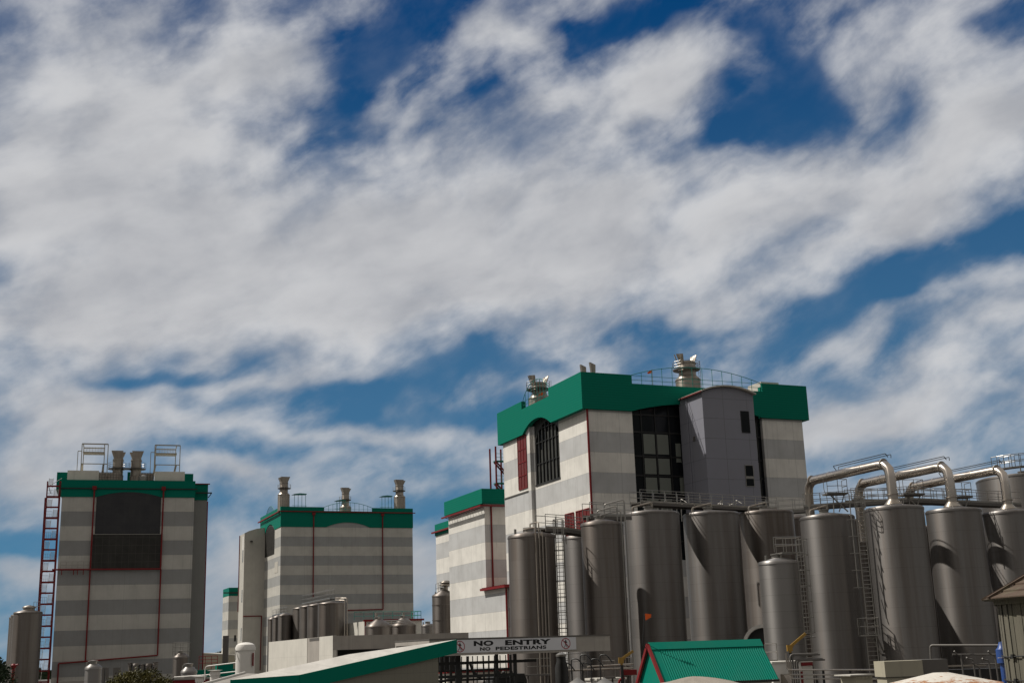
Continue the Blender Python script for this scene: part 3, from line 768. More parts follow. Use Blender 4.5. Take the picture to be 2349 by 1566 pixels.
# ================================================================== left dryer building
c1 = at(141.7, 1145, 199.4)
B1 = thing('dryer_building', 'leftmost shaded striped building with a big charcoal arched panel and red stair', 'factory building', (c1.x, c1.y, 0), Y1)
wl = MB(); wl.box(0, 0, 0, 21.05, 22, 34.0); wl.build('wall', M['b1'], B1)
MB().box(21.06, 3.0, 0, 23.35, 22, 33.5).build('side_wall', M['plaingrey'], B1)
pp = MB(); a = arc(5.4, 15.7, 32.25, .85, 18)
pp.prism(poly([(-.12, 32.25)] + a + [(21.15, 32.25), (21.15, 35.05), (-.12, 35.05)], 'y', -.13), (0, .128, 0))
pp.box(-.12, 0, 32.25, -.002, 22.1, 35.05); pp.box(21.052, 0, 32.25, 21.15, 22.1, 35.05)
pp.box(21.16, 2.9, 32.2, 23.45, 22, 34.9); pp.box(-1.2, 4.5, 34.0, 1.4, 14, 36.95); pp.box(19.5, 4.5, 34.0, 21.0, 14, 36.95); pp.box(10.1, 5, 34, 10.9, 6, 37.2)
pp.build('parapet', M['greenflat'], B1)
MB().box(21.2, 2.7, 34.91, 23.75, 3.2, 35.05).build('ridge_capping', M['red'], B1)
sp = MB().prism(poly([(5.4, 26.15), (15.67, 26.15), (15.67, 32.25)] + arc(5.4, 15.67, 32.25, .8, 18)[::-1], 'y', -.07), (0, .068, 0)); sp.build('screen_panel', M['darkpanel'], B1)
ll = MB().box(5.15, -.35, 20.5, 16.06, -.002, 26.05).build('louvre_panel', M['darklouv'], B1)
MB().box(5.1, -.40, 26.052, 16.1, -.002, 26.15).build('sill', M['galv'], ll)
for x in (5.0, 16.0):
    d = MB(); d.tube((x, -.45, 20.6), (x, -.45, 33.6), .13, 6); d.box(x - .33, -.62, 33.4, x + .33, -.14, 34.0); d.build('downpipe', M['red'], B1)
d = MB(); d.tube((-.8, -.55, 20.45), (16.1, -.55, 20.4), .14, 6); d.tube((5.0, -.3, 20.4), (5.0, -.3, 5.9), .12, 6); d.tube((16.05, -.3, 20.4), (16.05, -.3, 6.6), .12, 6)
d.tube((16.05, -.3, 6.6), (1.0, -.3, 5.8), .12, 6); d.tube((1.0, -.3, 5.8), (1.0, -.3, 0), .12, 6)
for x in (.6, 2.4, 3.0, 3.9): d.box(x, -.6, 19.6, x + .12, -.4, 20.4)
d.build('downpipe', M['red'], B1)
d = MB(); d.box(-.3, -.30, 33.55, 21.5, -.14, 33.72); d.box(21.4, 2.4, 33.3, 24.1, 2.65, 33.5); d.beam((24.0, 2.6, 33.3), (23.5, 2.8, 32.6), .12); d.build('gutter', M['dark'], B1)
MB().tube((23.45, 3.0, 4), (23.45, 3.0, 32), .10, 6).build('downpipe', M['red'], B1)
MB().rail([(.4, -.4, 20.6), (4.8, -.4, 20.6)], 1.1, .9, .03, (1, .5)).build('handrail', M['rail'], B1)
for x0, x1 in ((.6, 5.55), (14.5, 19.4)):
    MB().box(x0, .9, 34.0, x1, 4.2, 36.75).build('roof_plant', M['creamlit'], B1)
gm = MB()
for x0, x1 in ((5.6, 9.4), (12.0, 14.4)):
    for i in range(int((x1 - x0) / .45) + 1): gm.tube((x0 + i * .45, 1.4, 34.5), (x0 + i * .45, 1.4, 36.6), .03, 4)
    for i in range(5): gm.tube((x0, 1.4, 34.9 + i * .42), (x1, 1.4, 34.9 + i * .42), .03, 4)
gm.build('mesh_screen', M['galvdark'], B1)
for x0, x1 in ((5.6, 8.9), (11.6, 14.4)): MB().box(x0, 2.0, 34.0, x1, 2.2, 36.6).build('plant_housing', M['stack'], B1)

for x in (8.5, 11.45):
    exhaust_stack(B1, (x, 3.2), .93, 34.0, 2.2, .86, 39.1, -1 if x < 10 else 1, rung=False)
MB().box(9.4, 2.3, 37.35, 10.6, 3.8, 37.5).build('bridge_deck', M['galvdark'], B1)
MB().lathe([(.75, 0), (.75, 1.0), (.4, 1.25), (0, 1.3)], (12.6, 1.2, 34.9), 16).build('header_tank', M['galv'], B1, True)
for x0, s in ((2.65, 1), (14.35, 1)):
    f = MB(); x1 = x0 + 4.15; zt = 41.25; zb = 36.0; T = .13
    for xx in (x0, x1): f.beam((xx, 1.0, zb), (xx, 1.0, zt), T)
    f.beam((x0, 1.0, zt), (x1, 1.0, zt), T * 1.4); f.beam((x0, 1.0, 37.9), (x1, 1.0, 37.9), T)
    for xx in (x0 + .2, x1 - .6): f.beam((xx, 4.2, zb), (xx, 4.2, zt - .2), T); f.beam((xx, 1.0, zt - .05), (xx, 4.2, zt - .1), T); f.beam((xx, 1.0, 37.9), (xx - .2, 4.0, 36.7), .3, .08)
    f.beam((x0 + .2, 4.2, zt - .2), (x1 - .6, 4.2, zt - .2), T); f.box(x0 + .15, 1.6, 39.9, x1 - .5, 4.2, 40.05)
    f.beam((x0 - .62, 1.6, zb), (x0 - .62, 1.6, 40.1), .1); f.beam((x0 - .62, 1.6, 40.1), (x0, 1.6, 40.1), .1)
    for zz in (40.4, 40.8): f.tube((x0 + .3, 2.0, zz), (x1 - .6, 2.0, zz), .03, 4)
    for i in range(8): f.tube((x0 + .3 + i * .45, 2.0, 40.0), (x0 + .3 + i * .45, 2.0, 40.9), .02, 4)
    f.build('lifting_frame', M['frame'], B1)
# open red stair on the left flank
es = thing('escape_stair', 'tall open red steel escape stair up the side of the leftmost building', 'stairs', (c1.x, c1.y, 0), Y1)
X0, X1, Ya, Yb = -2.35, -.45, .2, 2.6
for xx, yy, zt in ((X0, Ya, 34.8), (X1, Ya, 34.8), (X0 - .35, Yb, 32.4), (X1, Yb, 35.2)):
    MB().beam((xx, yy, 0), (xx, yy, zt), .2).build('post', M['red'], es)
zs = [1.2 + i * 1.72 for i in range(20)]
for i, z in enumerate(zs):
    l = MB(); yy = Ya if i % 2 == 0 else Yb
    l.box(X0, Ya - .05, z, X1, Ya + .12, z + .26)
    if i % 2 == 0: l.box(X0, Ya, z, X1, Ya + .9, z + .08)
    l.build('landing', M['red'], es)
    f = MB(); xs = X1 - .85 if i % 2 == 0 else X0 + .1
    for d in (0, .65): f.beam((xs + d, Ya + .3, z), (xs + d, Yb, z + 1.72), .05, .2)
    for k in range(8): f.box(xs, Ya + .3 + k * .28, z + .1 + k * .21, xs + .65, Ya + .52 + k * .28, z + .14 + k * .21)
    f.build('flight', M['rail'], es)
    if i % 2 == 0:
        h = MB().rail([(X0 + .05, Ya, z + .1), (X0 + .95, Ya, z + .1)], 1.1, .3, .02, (1, .5)); h.build('handrail', M['galv'], es)
MB().path([(X1 + .3, Ya, 35.3), (X0 + .2, Ya, 34.0), (X0 + .6, Ya, 32.8)], .05, 5).build('top_stay', M['dark'], es)

# ------------------------------------------------------------------ storage tanks
TANKS = {}
def tank(key, pl, pr, rim, Y, mt, label, group=None, cone=.38, cat='storage tank', name='storage_tank', base=0., bands=(), hatch=True, zig=True):
    """upright cylindrical tank whose silhouette runs pl..pr at rim height"""
    pc = (pl + pr) / 2; c = at(pc, rim, Y); th = math.atan2(c.x, c.y)
    dist = Y * math.cos(PITCH) + (c.z - CAMH) * math.sin(PITCH)
    r = (pr - pl) / 2 / F0 * dist * math.cos(th)
    zr = at(pl, rim, Y).z * .5 + c.z * .5
    o = thing(name, label, cat, (c.x, c.y, 0), 0., group)
    b = MB(); b.lathe([(r, base), (r, zr)], (0, 0, 0), 56); b.build('shell', M[mt], o, True)
    t = MB(); t.lathe([(r + .035, zr - .16), (r + .035, zr - .02), (r * .97, zr + .10), (.45, zr + cone), (0, zr + cone + .02)], (0, 0, 0), 56); t.build('roof_cone', M[mt], o, True)
    if hatch:
        h = MB(); h.lathe([(.38, 0), (.38, .28), (.46, .28), (.46, .36), (0, .42)], (-r * .1, 0, zr + cone - .05), 16); h.build('hatch', M['galv'], o, True)
        n = MB(); n.lathe([(.10, 0), (.10, .45), (0, .47)], (-r * .68, -r * .35, zr + .1), 10); n.build('vent', M['galv'], o, True)
    for z in bands: MB().lathe([(r, z - .05), (r + .045, z - .05), (r + .045, z + .05), (r, z + .05)], (0, 0, 0), 40).build('hoop', M[mt], o, True)
    TANKS[key] = (c.x, c.y, r, zr, o)
    return o
G1 = 'tall stainless storage tanks in front of the tallest tower'
G2 = 'tall stainless storage tanks at the right'
tank('t1', 1165, 1273, 1231, 97, 'steelb', 'brownish tank at the left end of the big tank row, pipes down its front', G1)
tank('t2', 1291, 1390, 1234, 106, 'steel', 'half hidden tank behind the caged ladder, shadow across its top', G1)
tank('t3', 1332, 1429, 1203, 98, 'steelb', 'tank with two thin pipes down its right edge, under the short walkway', G1)
tank('t4', 1430, 1558, 1180, 108.5, 'steel', 'broad bright tank at the left end of the long walkway', G1)
tank('t5', 1566, 1695, 1181, 112.5, 'steel', 'broad tank under the middle of the long walkway, shadow on its left side', G1)
tank('t6', 1695, 1820, 1178, 116.5, 'steelb', 'brown tank under the right end of the long walkway', G1)
tank('t7', 1739, 1834, 1291, 98, 'steelc', 'short pale tank with a small top platform and caged ladder', G2)
tank('t8', 1834, 1960, 1188, 104, 'steel', 'tank just right of the short tank, first duct rising behind it', G2, cone=.4)
tank('t9', 1983, 2119, 1168, 98, 'steel', 'widest tank in the right group, the first big duct plugged into its top', G2, cone=.36, hatch=False)
tank('t10', 2122, 2251, 1173, 101.5, 'steel', 'tank with the second big duct plugged into its top', G2, cone=.36, hatch=False)
tank('t11', 2252, 2377, 1178, 105, 'steel', 'tank behind the timber tank, the third big duct plugged into its top', G2, cone=.36, hatch=False)
tank('t12', 2236, 2480, 1100, 128, 'steel', 'very large tank rising behind the right group, railing on its roof', None, cone=.5)
tank('t13', 2020, 2120, 1186, 118, 'steelb', 'tank mostly hidden behind the widest tank', None)
# far left
tank('l1', 31, 98, 1405, 182, 'steelb', 'dull tank at the far left edge beside the red stair, hatch on top', 'tanks at the far left edge', cone=.45, hatch=False)
tank('l2', 25, 80, 1411, 190, 'steelb', 'tank showing only a sliver behind the far left tank', 'tanks at the far left edge', hatch=False)
tank('l3', 21, 74, 1416, 198, 'steelb', 'rearmost sliver of the far left tank row', 'tanks at the far left edge', hatch=False)
tank('l4', 195, 234, 1531, 120, 'steelc', 'little pale topped tank in front of the leftmost building', None, cone=.35)
tank('l5', 397, 434, 1506, 170, 'steelb', 'tank with a railing on top at the foot of the leftmost building', None, cone=.5)
tank('l6', 415, 452, 1539, 120, 'steelc', 'squat cone roofed tank with two round ports', None, cone=.4)
for i, (a, b_, y) in enumerate(((294, 303, 1523), (304, 321, 1524), (322, 333, 1526), (334, 350, 1524), (351, 363, 1521))):
    tank('s%d' % i, a, b_, y, 180, 'steelb', ['slim dark tank, first of five behind the bush', 'paler slim tank, second of five behind the bush', 'slim tank, middle of five behind the bush', 'slim tank, fourth of five behind the bush', 'dark slim tank, rightmost of five behind the bush'][i], 'slim tanks behind the bush', cone=.2, hatch=False)
# middle distance rows
for i, (a, b_, y, Y) in enumerate(((671, 692, 1395, 232), (687, 712, 1391, 226), (705, 735, 1388, 220), (729, 795, 1384, 214))):
    tank('m%d' % i, a, b_ if i == 3 else a + 52, y, Y, 'steelb', ['rearmost sliver of the taller middle tank row', 'second sliver of the taller middle tank row', 'third tank of the taller middle row', 'front and widest tank of the taller middle row'][i], 'taller middle tank row', cone=.36, hatch=False)
for i, (a, y, Y) in enumerate(((614, 1419, 244), (625, 1415, 238), (638, 1411, 232))):
    tank('n%d' % i, a, a + (34 if i == 2 else 30), y, Y, 'steelb', ['rearmost sliver of the lower middle tank row', 'second tank of the lower middle row', 'front tank of the lower middle row'][i], 'lower middle tank row', cone=.4, hatch=False)
tank('p1', 838, 900, 1436, 180, 'steelb', 'left of two wide cone roofed tanks above the long canopy', 'wide cone roofed tanks', cone=1.0)
tank('p2', 897, 955, 1434, 184, 'steelb', 'right of two wide cone roofed tanks above the long canopy', 'wide cone roofed tanks', cone=1.1)
tank('q1', 991, 1046, 1366, 186.5, 'steelb', 'hooped brown tank against the narrow striped building', None, cone=.9, bands=(5.6, 7.9, 10.2, 12.4))
tank('q2', 966, 1000, 1434, 200, 'steel', 'small tank left of the hooped tank', None, cone=.3)

def over(key):
    x, y, r, z, o = TANKS[key]; return Vector((x, y, z)), r

# ports on squat tank
v, r = over('l6')
MB().lathe([(0, .0), (.22, 0), (.22, .08), (0, .08)], (0, 0, 0), 14).build('port', M['dark'], TANKS['l6'][4]).matrix_local = Matrix.Translation((.1, -r - .02, v.z - 1.2)) @ Matrix.Rotation(R(90), 4, 'X')

# ------------------------------------------------------------------ big ducts
AX = Vector((-math.sin(YB), math.cos(YB), 0))      # direction away from the camera along the building sides
def duct(key, pr, pl, label):
    """from tank top up, back along AX, and down behind"""
    c, r = over(key); top = c + Vector((0, 0, .6))
    zt = at(pr[0], pr[1], c.y).z
    best = None
    for i in range(400):
        q = Vector((c.x, c.y, zt)) + AX * (i * .05); d = q - Vector((0, 0, CAMH))
        px = 1174.5 + F0 * d.dot(CX) / d.dot(_f)
        if px <= pl[0]: best = q; break
    best = best or q
    o = thing('steel_duct', label, 'duct', (c.x, c.y, 0), 0, 'big curved ducts over the right tanks'); off = Vector((c.x, c.y, 0))
    b = MB(); b.path([top - off, Vector((c.x, c.y, zt)) - off, best - off, Vector((best.x, best.y, zt - 5.2)) - off], .40, 20, 1.15, 3); b.build('pipe', M['pipe'], o, True)
    for t in (.06, .94):
        q = Vector((c.x, c.y, zt)).lerp(best, t) - off; MB().tube(q - AX * .06, q + AX * .06, .46, 20).build('flange', M['stack'], o, True)
    for t in (.3, .5, .7):
        q = Vector((c.x, c.y, zt)).lerp(best, t) - off; MB().tube(q - AX * .03, q + AX * .03, .412, 20).build('weld_band', M['stack'], o, True)
    MB().lathe([(.75, .35), (.42, .75), (.42, .8)], (0, 0, c.z + .0), 20).build('base_cone', M['stack'], o, True)
    MB().lathe([(.47, .9), (.47, .98), (.40, .98)], (0, 0, c.z + .2), 20).build('flange', M['stack'], o, True)
    k = MB(); a0 = Vector((c.x, c.y, zt + .40)) - off; a1 = (Vector((c.x, c.y, zt + .40)) - off).lerp(best - off + Vector((0, 0, .4)), .62)
    side = Vector((-.25, -.1, .35))
    k.path([a0 + side * .2, a0 + side, a1 + side, a1], .035, 6, .1); k.path([a0 + Vector((.2, 0, 0)), a0 + Vector((.25, .1, .3)), a1 + Vector((.25, .1, .3)), a1 + Vector((.2, 0, 0))], .03, 6, .1)
    k.build('side_rail', M['dark'], o)
    return best
e1 = duct('t9', (2014, 1062), (1852, 1103), 'nearest big duct, bent over from the widest tank')
e2 = duct('t10', (2140, 1068), (1968, 1106), 'middle big duct, running behind the widest tank')
e3 = duct('t11', (2268, 1076), (2083, 1112), 'rightmost big duct in front of the very large tank')
v, r = over('t8')

# ------------------------------------------------------------------ walkways
def walkway(label, pts, wd=1.1, rails=(True, True), braces=(), h=1.1, drop=.22, gap=1.45, cat='walkway'):
    """deck with side beams and handrails following pts (world), wd wide"""
    P = [Vector(p) for p in pts]; o = thing('walkway', label, cat, (P[0].x, P[0].y, 0)); off = Vector((P[0].x, P[0].y, 0))
    P = [p - off for p in P]; d = MB(); rl = [MB(), MB()]
    L = []
    for i, p in enumerate(P):
        t = (P[min(i + 1, len(P) - 1)] - P[max(i - 1, 0)]); t.z = 0; t.normalize(); n = Vector((-t.y, t.x, 0)); L.append((p + n * wd / 2, p - n * wd / 2))
    for (a, b), (c, e) in zip(L, L[1:]):
        d.prism([a, b, e, c], (0, 0, -.06))
        for p, q in ((a, c), (b, e)): d.beam(p + Vector((0, 0, -.14)), q + Vector((0, 0, -.14)), .07, drop)
    d.build('deck', M['galvdark'], o)
    for s in (0, 1):
        if rails[s]:
            m = MB(); m.rail([l[s] for l in L], h, gap, .028, (1., .52), toe=True); m.build('handrail', M['rail'], o)
    if braces:
        k = MB()
        for t, bz in braces:
            q = P[0].lerp(P[-1], t); k.tube(q, (q.x, q.y, bz), .05, 6)
        k.build('bracket', M['galv'], o)
    return o
# long walkway over t4-t6 in front of the curtain wall
a = at(1452, 1153, 109.5); b = at(1770, 1164, 119); b.z = a.z - .02; a = a + Vector((.2, 0, 0))
walkway('long grey walkway with railings over the three broad tanks', [a, b], 1.5, braces=((.12, 17.5), (.5, 17.5), (.85, 17.3)))
c = at(1745, 1163, 121); c.z = a.z - .1; d = at(1860, 1163, 119); d.z = c.z
walkway('walkway with railings linking the long walkway to the right tanks', [c, d], 1.1)
a = at(1345, 1184, 100); b = at(1440, 1184, 102); b.z = a.z
walkway('short walkway over the tank with two thin pipes', [a, b], 1.1, braces=((.3, a.z - .8),))
a = at(1240, 1212, 98); b = at(1288, 1211, 99.5); c = at(1320, 1220, 101.2); d = at(1352, 1218, 102.5)
b.z = a.z; c.z = a.z - .05; d.z = a.z - .1
walkway('angled walkway at the head of the caged ladder', [a, b, c, d], 1.2, braces=((.0, a.z - 1.), (.5, a.z - 1.1)))
# walkway behind right tanks
a = at(1846, 1163, 108.5); b = at(2075, 1160, 105.5); b.z = a.z; c = at(2330, 1168, 112.5); c.z = a.z
walkway('long railed walkway running behind the ducts at the right', [a, b, c], 1.3)
a2 = at(1960, 1143, 107.5); b2 = at(2235, 1146, 111.5); b2.z = a2.z
walkway('upper grey walkway seen between the big ducts', [a2 + Vector((0, 2, 0)), b2 + Vector((0, 2, 0))], 1.0)
for i, (px, py, Y, lb) in enumerate(((1916, 1131, 106, 'small raised platform left of the first duct riser'), (2090, 1133, 103.5, 'small raised platform between the first two ducts'), (2200, 1139, 105, 'small raised platform right of the second duct riser'))):
    q = at(px, py, Y); o = thing('access_platform', lb, 'platform', (q.x, q.y, 0), R(8), 'raised platforms between the ducts')
    d = MB(); d.prism([(-.95, -.6, q.z), (.0, -.75, q.z), (.95, -.6, q.z), (.95, .6, q.z), (-.95, .6, q.z)], (0, 0, -.14)); d.build('deck', M['galvdark'], o)
    m = MB(); m.rail([(-.9, -.55, q.z), (.0, -.7, q.z), (.9, -.55, q.z), (.9, .55, q.z)], 1.15, .9, .028, (1, .5)); m.path([(-1.0, -.5, q.z - 1.9), (-1.0, -.5, q.z - .3), (-1.2, -.5, q.z + .2), (-1.2, -.5, q.z + 1.15)], .03, 5, .2); m.build('handrail', M['rail'], o)
    k = MB(); k.beam((-.5, 0, q.z - .1), (1.0, 0, q.z - 1.6), .09); k.beam((.8, 0, q.z - .1), (.2, 0, q.z - 1.6), .07); k.tube((-.2, 0, q.z - .1), (-.3, 0, q.z - 1.8), .05); k.build('bracket', M['galv'], o)
# railings on the very large tank
v, r = over('t12'); o = thing('walkway', 'curved railing and deck on the roof of the very large tank', 'walkway', (v.x, v.y, 0))
m = MB(); d = MB(); A = [R(200 + i * 10) for i in range(12)]
pts = [(math.cos(q) * r * .86, math.sin(q) * r * .86, v.z + .9) for q in A]; m.rail(pts, 1.25, 2, .035, (1., .5))
pts2 = [(math.cos(q) * r * .66, math.sin(q) * r * .66, v.z + .9) for q in A]; m.rail(pts2, 1.25, 2, .035, (1., .5)); m.build('handrail', M['rail'], o)
for i in range(11): d.prism([pts[i], pts[i + 1], pts2[i + 1], pts2[i]], (0, 0, -.12))
for i in (1, 4, 7, 10): d.tube(pts[i], (pts[i][0], pts[i][1], v.z), .06)
d.build('deck', M['galvdark'], o)

def ladder(label, p_top, p_bot, wd=.5, cage=(0., 1.), face=-90., step=.33, stand=.25, name='caged_ladder', ext=0., mt='rail'):
    """vertical ladder, hoops over the given fraction"""
    x, y, zt = p_top; zb = p_bot; o = thing(name, label, 'ladder', (x, y, 0), R(face + 90))
    s = MB()
    for d in (-wd / 2, wd / 2): s.beam((d, 0, zb), (d, 0, zt + 1.0), .07, .07)
    z = zb + .2
    while z < zt + .1: s.tube((-wd / 2, 0, z), (wd / 2, 0, z), .024, 5); z += step
    s.build('rails_and_rungs', M[mt], o)
    if cage:
        c = MB(); z0 = zt + 1.0 - (zt + 1.0 - zb) * cage[1]; z1 = zt + 1.0 - (zt + 1.0 - zb) * cage[0]; k = max(2, round((z1 - z0) / 1.25)); R_ = .42
        for i in range(k + 1):
            zz = z0 + (z1 - z0) * i / k; P_ = [(R_ * math.cos(R(t)), -.3 + R_ * math.sin(R(t)) - .1, zz) for t in range(160, 381, 20)]
            P_ = [(-wd / 2, 0, zz)] + P_ + [(wd / 2, 0, zz)]
            for p, q in zip(P_, P_[1:]): c.beam(p, q, .02, .06)
        for t in (180, 225, 270, 315, 360): c.beam((R_ * math.cos(R(t)), -.4 + R_ * math.sin(R(t)), z0), (R_ * math.cos(R(t)), -.4 + R_ * math.sin(R(t)), z1), .045, .02)
        c.build('cage', M[mt], o)
    return o
q = at(1283, 1222, 97.5); ladder('caged ladder between the brownish tank and its neighbour', (q.x, q.y, q.z), 2.0, .6, (0, 1), face=-100)
q = at(1832, 1268, 96.5); l7 = ladder('caged ladder on the right side of the short tank', (q.x + .15, q.y, q.z), 1.5, .55, (0, .62), face=-80)
q = at(1969, 1170, 97.5); zl = at(1995, 1455, 97.5).z
ladder('caged ladder rising between the two right tanks to the walkway', (q.x + .1, q.y, q.z), zl, .6, (0, .08), face=-95)
q2 = at(1995, 1455, 96.9); ladder('lower ladder below the mid height platform', (q2.x + .1, q2.y, zl), .5, .75, None, face=-95, name='ladder')
o = thing('access_platform', 'mid height landing platform on the ladder between the two right tanks', 'platform', (q2.x, q2.y, 0), R(-5))
d = MB(); d.box(-.75, -.3, zl - .1, .75, .6, zl); d.build('deck', M['galv'], o)
m = MB(); m.rail([(-.72, .5, zl), (-.72, -.25, zl), (.72, -.25, zl), (.72, .5, zl)], 1.25, 1, .035, (1, .5)); m.build('handrail', M['rail'], o)
k = MB(); k.beam((.5, 0, zl - .1), (1.3, .9, zl - 1.9), .08); k.beam((.1, 0, zl - .1), (.9, .9, zl - 1.5), .08); k.build('bracket', M['galv'], o)
# guide rail with cross arms
qa = at(1948, 1140, 97.2); zb = at(1965, 1350, 97.2).z; o = thing('fall_arrest_rail', 'thin vertical rail with short cross arms left of the long ladder', 'rail', (qa.x, qa.y, 0), R(-5))
k = MB(); k.tube((0, 0, zb), (0, 0, qa.z + .3), .045, 6)
for i in range(6): z = zb + .1 + i * (qa.z - zb) / 5.4; k.beam((-.35, -.05, z), (.85, .1, z + .02), .07, .05)
k.build('rail', M['rail'], o)
# short tank platform
v, r = over('t7'); o = thing('access_platform', 'small railed platform on the short pale tank', 'platform', (v.x, v.y, 0), R(10))
zz = v.z + .75; d = MB(); d.box(-.1, -1.1, zz - .12, 1.65, .1, zz); d.build('deck', M['galv'], o)
m = MB(); m.rail([(-.7, -1.05, zz + .02), (1.6, -1.05, zz + .02), (1.6, .05, zz + .02), (-.1, .05, zz)], 1.15, .7, .032, (1, .5)); m.build('handrail', M['rail'], o)
k = MB()
for x in (0, 1.2): k.tube((x, -.6, v.z), (x, -.6, zz - .1), .05)
for zr_ in (v.z - 5.8, v.z - 10.3): k.tube((.75, -r * .93, zr_), (1.9, -r * .93, zr_ + .05), .05)
k.build('bracket', M['rail'], o)

def pipes(label, paths, r=.06, mt='rail', cat='pipe', name='pipework', base=None, bend=.25, group=None, n=8):
    P0 = Vector(paths[0][0]); o = thing(name, label, cat, (P0.x, P0.y, 0), 0, group); off = Vector((P0.x, P0.y, 0))
    for p in paths:
        b = MB(); b.path([Vector(q) - off for q in p], r, n, bend, 4); b.build('pipe', M[mt], o, True)
    return o
# vertical pipes on t1
v, r = over('t1'); P = []
for i, (dx, zt) in enumerate(((-.05, .55), (.22, .95), (.48, .2), (.72, -.2))):
    x = v.x + .35 + dx; yy = v.y - math.sqrt(max(.01, r * r - (x - v.x) ** 2)) - .12
    P.append([(x - .9 + i * .25, v.y - .4, v.z + zt - .25), (x - .9 + i * .25, v.y - .4, v.z + zt), (x, yy, v.z + zt), (x, yy, .8)] if i < 2 else [(x, yy, v.z + zt), (x, yy, .8)])
pipes('group of thin pipes down the front of the brownish tank', P, .055, 'stack')
v, r = over('t3'); P = []
for dx, zt in ((.0, 1.1), (.3, .75), (.62, 1.6)):
    x = v.x + r * .70 + dx; yy = v.y - r * .55
    P.append([(x - 1.6, yy + .2, v.z + .5), (x - 1.6, yy + .2, v.z + zt - .1), (x, yy - .15, v.z + zt + .2), (x, yy - .15, .8)])
pipes('thin pipes at the right edge of their tank, arching over its roof', P, .05, 'rail')
for key, lb in (('t4', 'bent pipe on the roof of the broad bright tank'), ('t5', 'bent pipe on the roof of the middle broad tank'), ('t6', 'bent pipe on the roof of the brown broad tank'), ('t8', 'bent pipe on the roof of the tank right of the short one')):
    v, r = over(key)
    pipes(lb, [[(v.x - r * .72, v.y - r * .4, v.z + .05), (v.x - r * .72, v.y - r * .4, v.z + .55), (v.x + .1, v.y, v.z + 1.05), (v.x + .1, v.y, v.z + .5)]], .085, 'stack', group='bent pipes on tank roofs')
# roof clutter behind walkway: short white stubs
for i, (px, py, Y, lb) in enumerate(((1545, 1166, 116, 'cluster of thin pipe stubs between the first two broad tanks'), (1672, 1168, 119, 'cluster of thin pipe stubs between the second and third broad tanks'))):
    q = at(px, py, Y); P = []
    for j in range(6):
        x = q.x - 1.5 + j * .45; P.append([(x, q.y + .2 * (j % 2), q.z - 1.2), (x, q.y + .2 * (j % 2), q.z + .35 + .3 * ((j * 7) % 3)), (x + (.5 if j % 2 else -.4), q.y - .3, q.z + .5)])
    pipes(lb, P, .045, 'rail', group='pipe stubs behind the long walkway')
# rails on distant tank rows
v, r = over('m0'); v2, r2 = over('m3')
walkway('distant railed catwalk along the taller middle tank row', [v + Vector((0, 0, .8)), Vector((v2.x, v2.y, v.z + .8))], .8, gap=1.9, h=1.5, drop=.1)
v, r = over('n0'); v2, r2 = over('n2')
walkway('distant railed catwalk along the lower middle tank row', [v + Vector((0, 0, .6)), Vector((v2.x, v2.y, v.z + .6))], .8, gap=1.9, drop=.1)
q = at(770, 1371, 210); q3 = at(796, 1371, 209); zz = at(796, 1470, 209).z
pipes('tall looped pipe at the right end of the taller middle tank row', [[(q.x, q.y, q.z), (q3.x, q3.y, q3.z), (q3.x, q3.y, zz)], [(q.x, q.y, q.z - .35), (q3.x - .35, q3.y, q3.z - .35), (q3.x - .35, q3.y, zz)]], .12, 'stack')
v, r = over('l5'); o = thing('roof_railing', 'square railing round the roof of the tank at the foot of the leftmost building', 'railing', (v.x, v.y, 0))
MB().rail([(-r * .95, -.6, v.z + .2), (r * 1.0, -.6, v.z + .2), (r * 1.0, .6, v.z + .2), (-r * .95, .6, v.z + .2)], 1.7, 1.1, .03, (1, .66, .33), closed=True).build('handrail', M['galv'], o)
v, r = over('q1'); o = thing('roof_fan', 'dark domed fan and small railing on the hooped tank roof', 'fan', (v.x, v.y, 0))
MB().lathe([(.3, 0), (.3, .5), (1.0, .65), (1.0, .8), (.6, .95), (.9, 1.1), (.5, 1.4), (0, 1.45)], (.3, 0, v.z + .8), 20).build('cowl', M['stack'], o, True)
MB().rail([(-1.2, -.5, v.z + .3), (-.4, -.5, v.z + .6)], 1.4, .4, .03, (1, .5)).build('handrail', M['rail'], o)
v, r = over('l1'); o = thing('roof_fan', 'dark round manway cover on the far left tank', 'hatch', (v.x, v.y, 0))
MB().lathe([(.8, 0), (.8, .25), (.95, .3), (.95, .45), (.7, .6), (.0, .75)], (.1, 0, v.z + .35), 18).build('cowl', M['stack'], o, True)
MB().rail([(.9, -.4, v.z + .2), (1.8, -.4, v.z + .2)], 1.3, .4, .03, (1, .5)).build('handrail', M['rail'], o)

# ------------------------------------------------------------------ back tanks closing the gaps at the right
for key, a, b_, y, Y, lb in (('u1', 1880, 1990, 1200, 118, 'dark tank in the gap between the two right tanks'), ('u2', 2085, 2180, 1215, 120, 'dark tank in the gap behind the widest tank'), ('u3', 2215, 2310, 1220, 124, 'dark tank in the gap behind the second duct tank'), ('u4', 1790, 1860, 1190, 124, 'dark tank in the gap behind the short tank')):
    tank(key, a, b_, y, Y, 'steelb', lb, 'dark tanks behind the right tanks', cone=.4, hatch=False)

def local(o, v):
    d = Vector(v) - o.location; a = -o.rotation_euler.z
    return Vector((d.x * math.cos(a) - d.y * math.sin(a), d.x * math.sin(a) + d.y * math.cos(a), d.z))

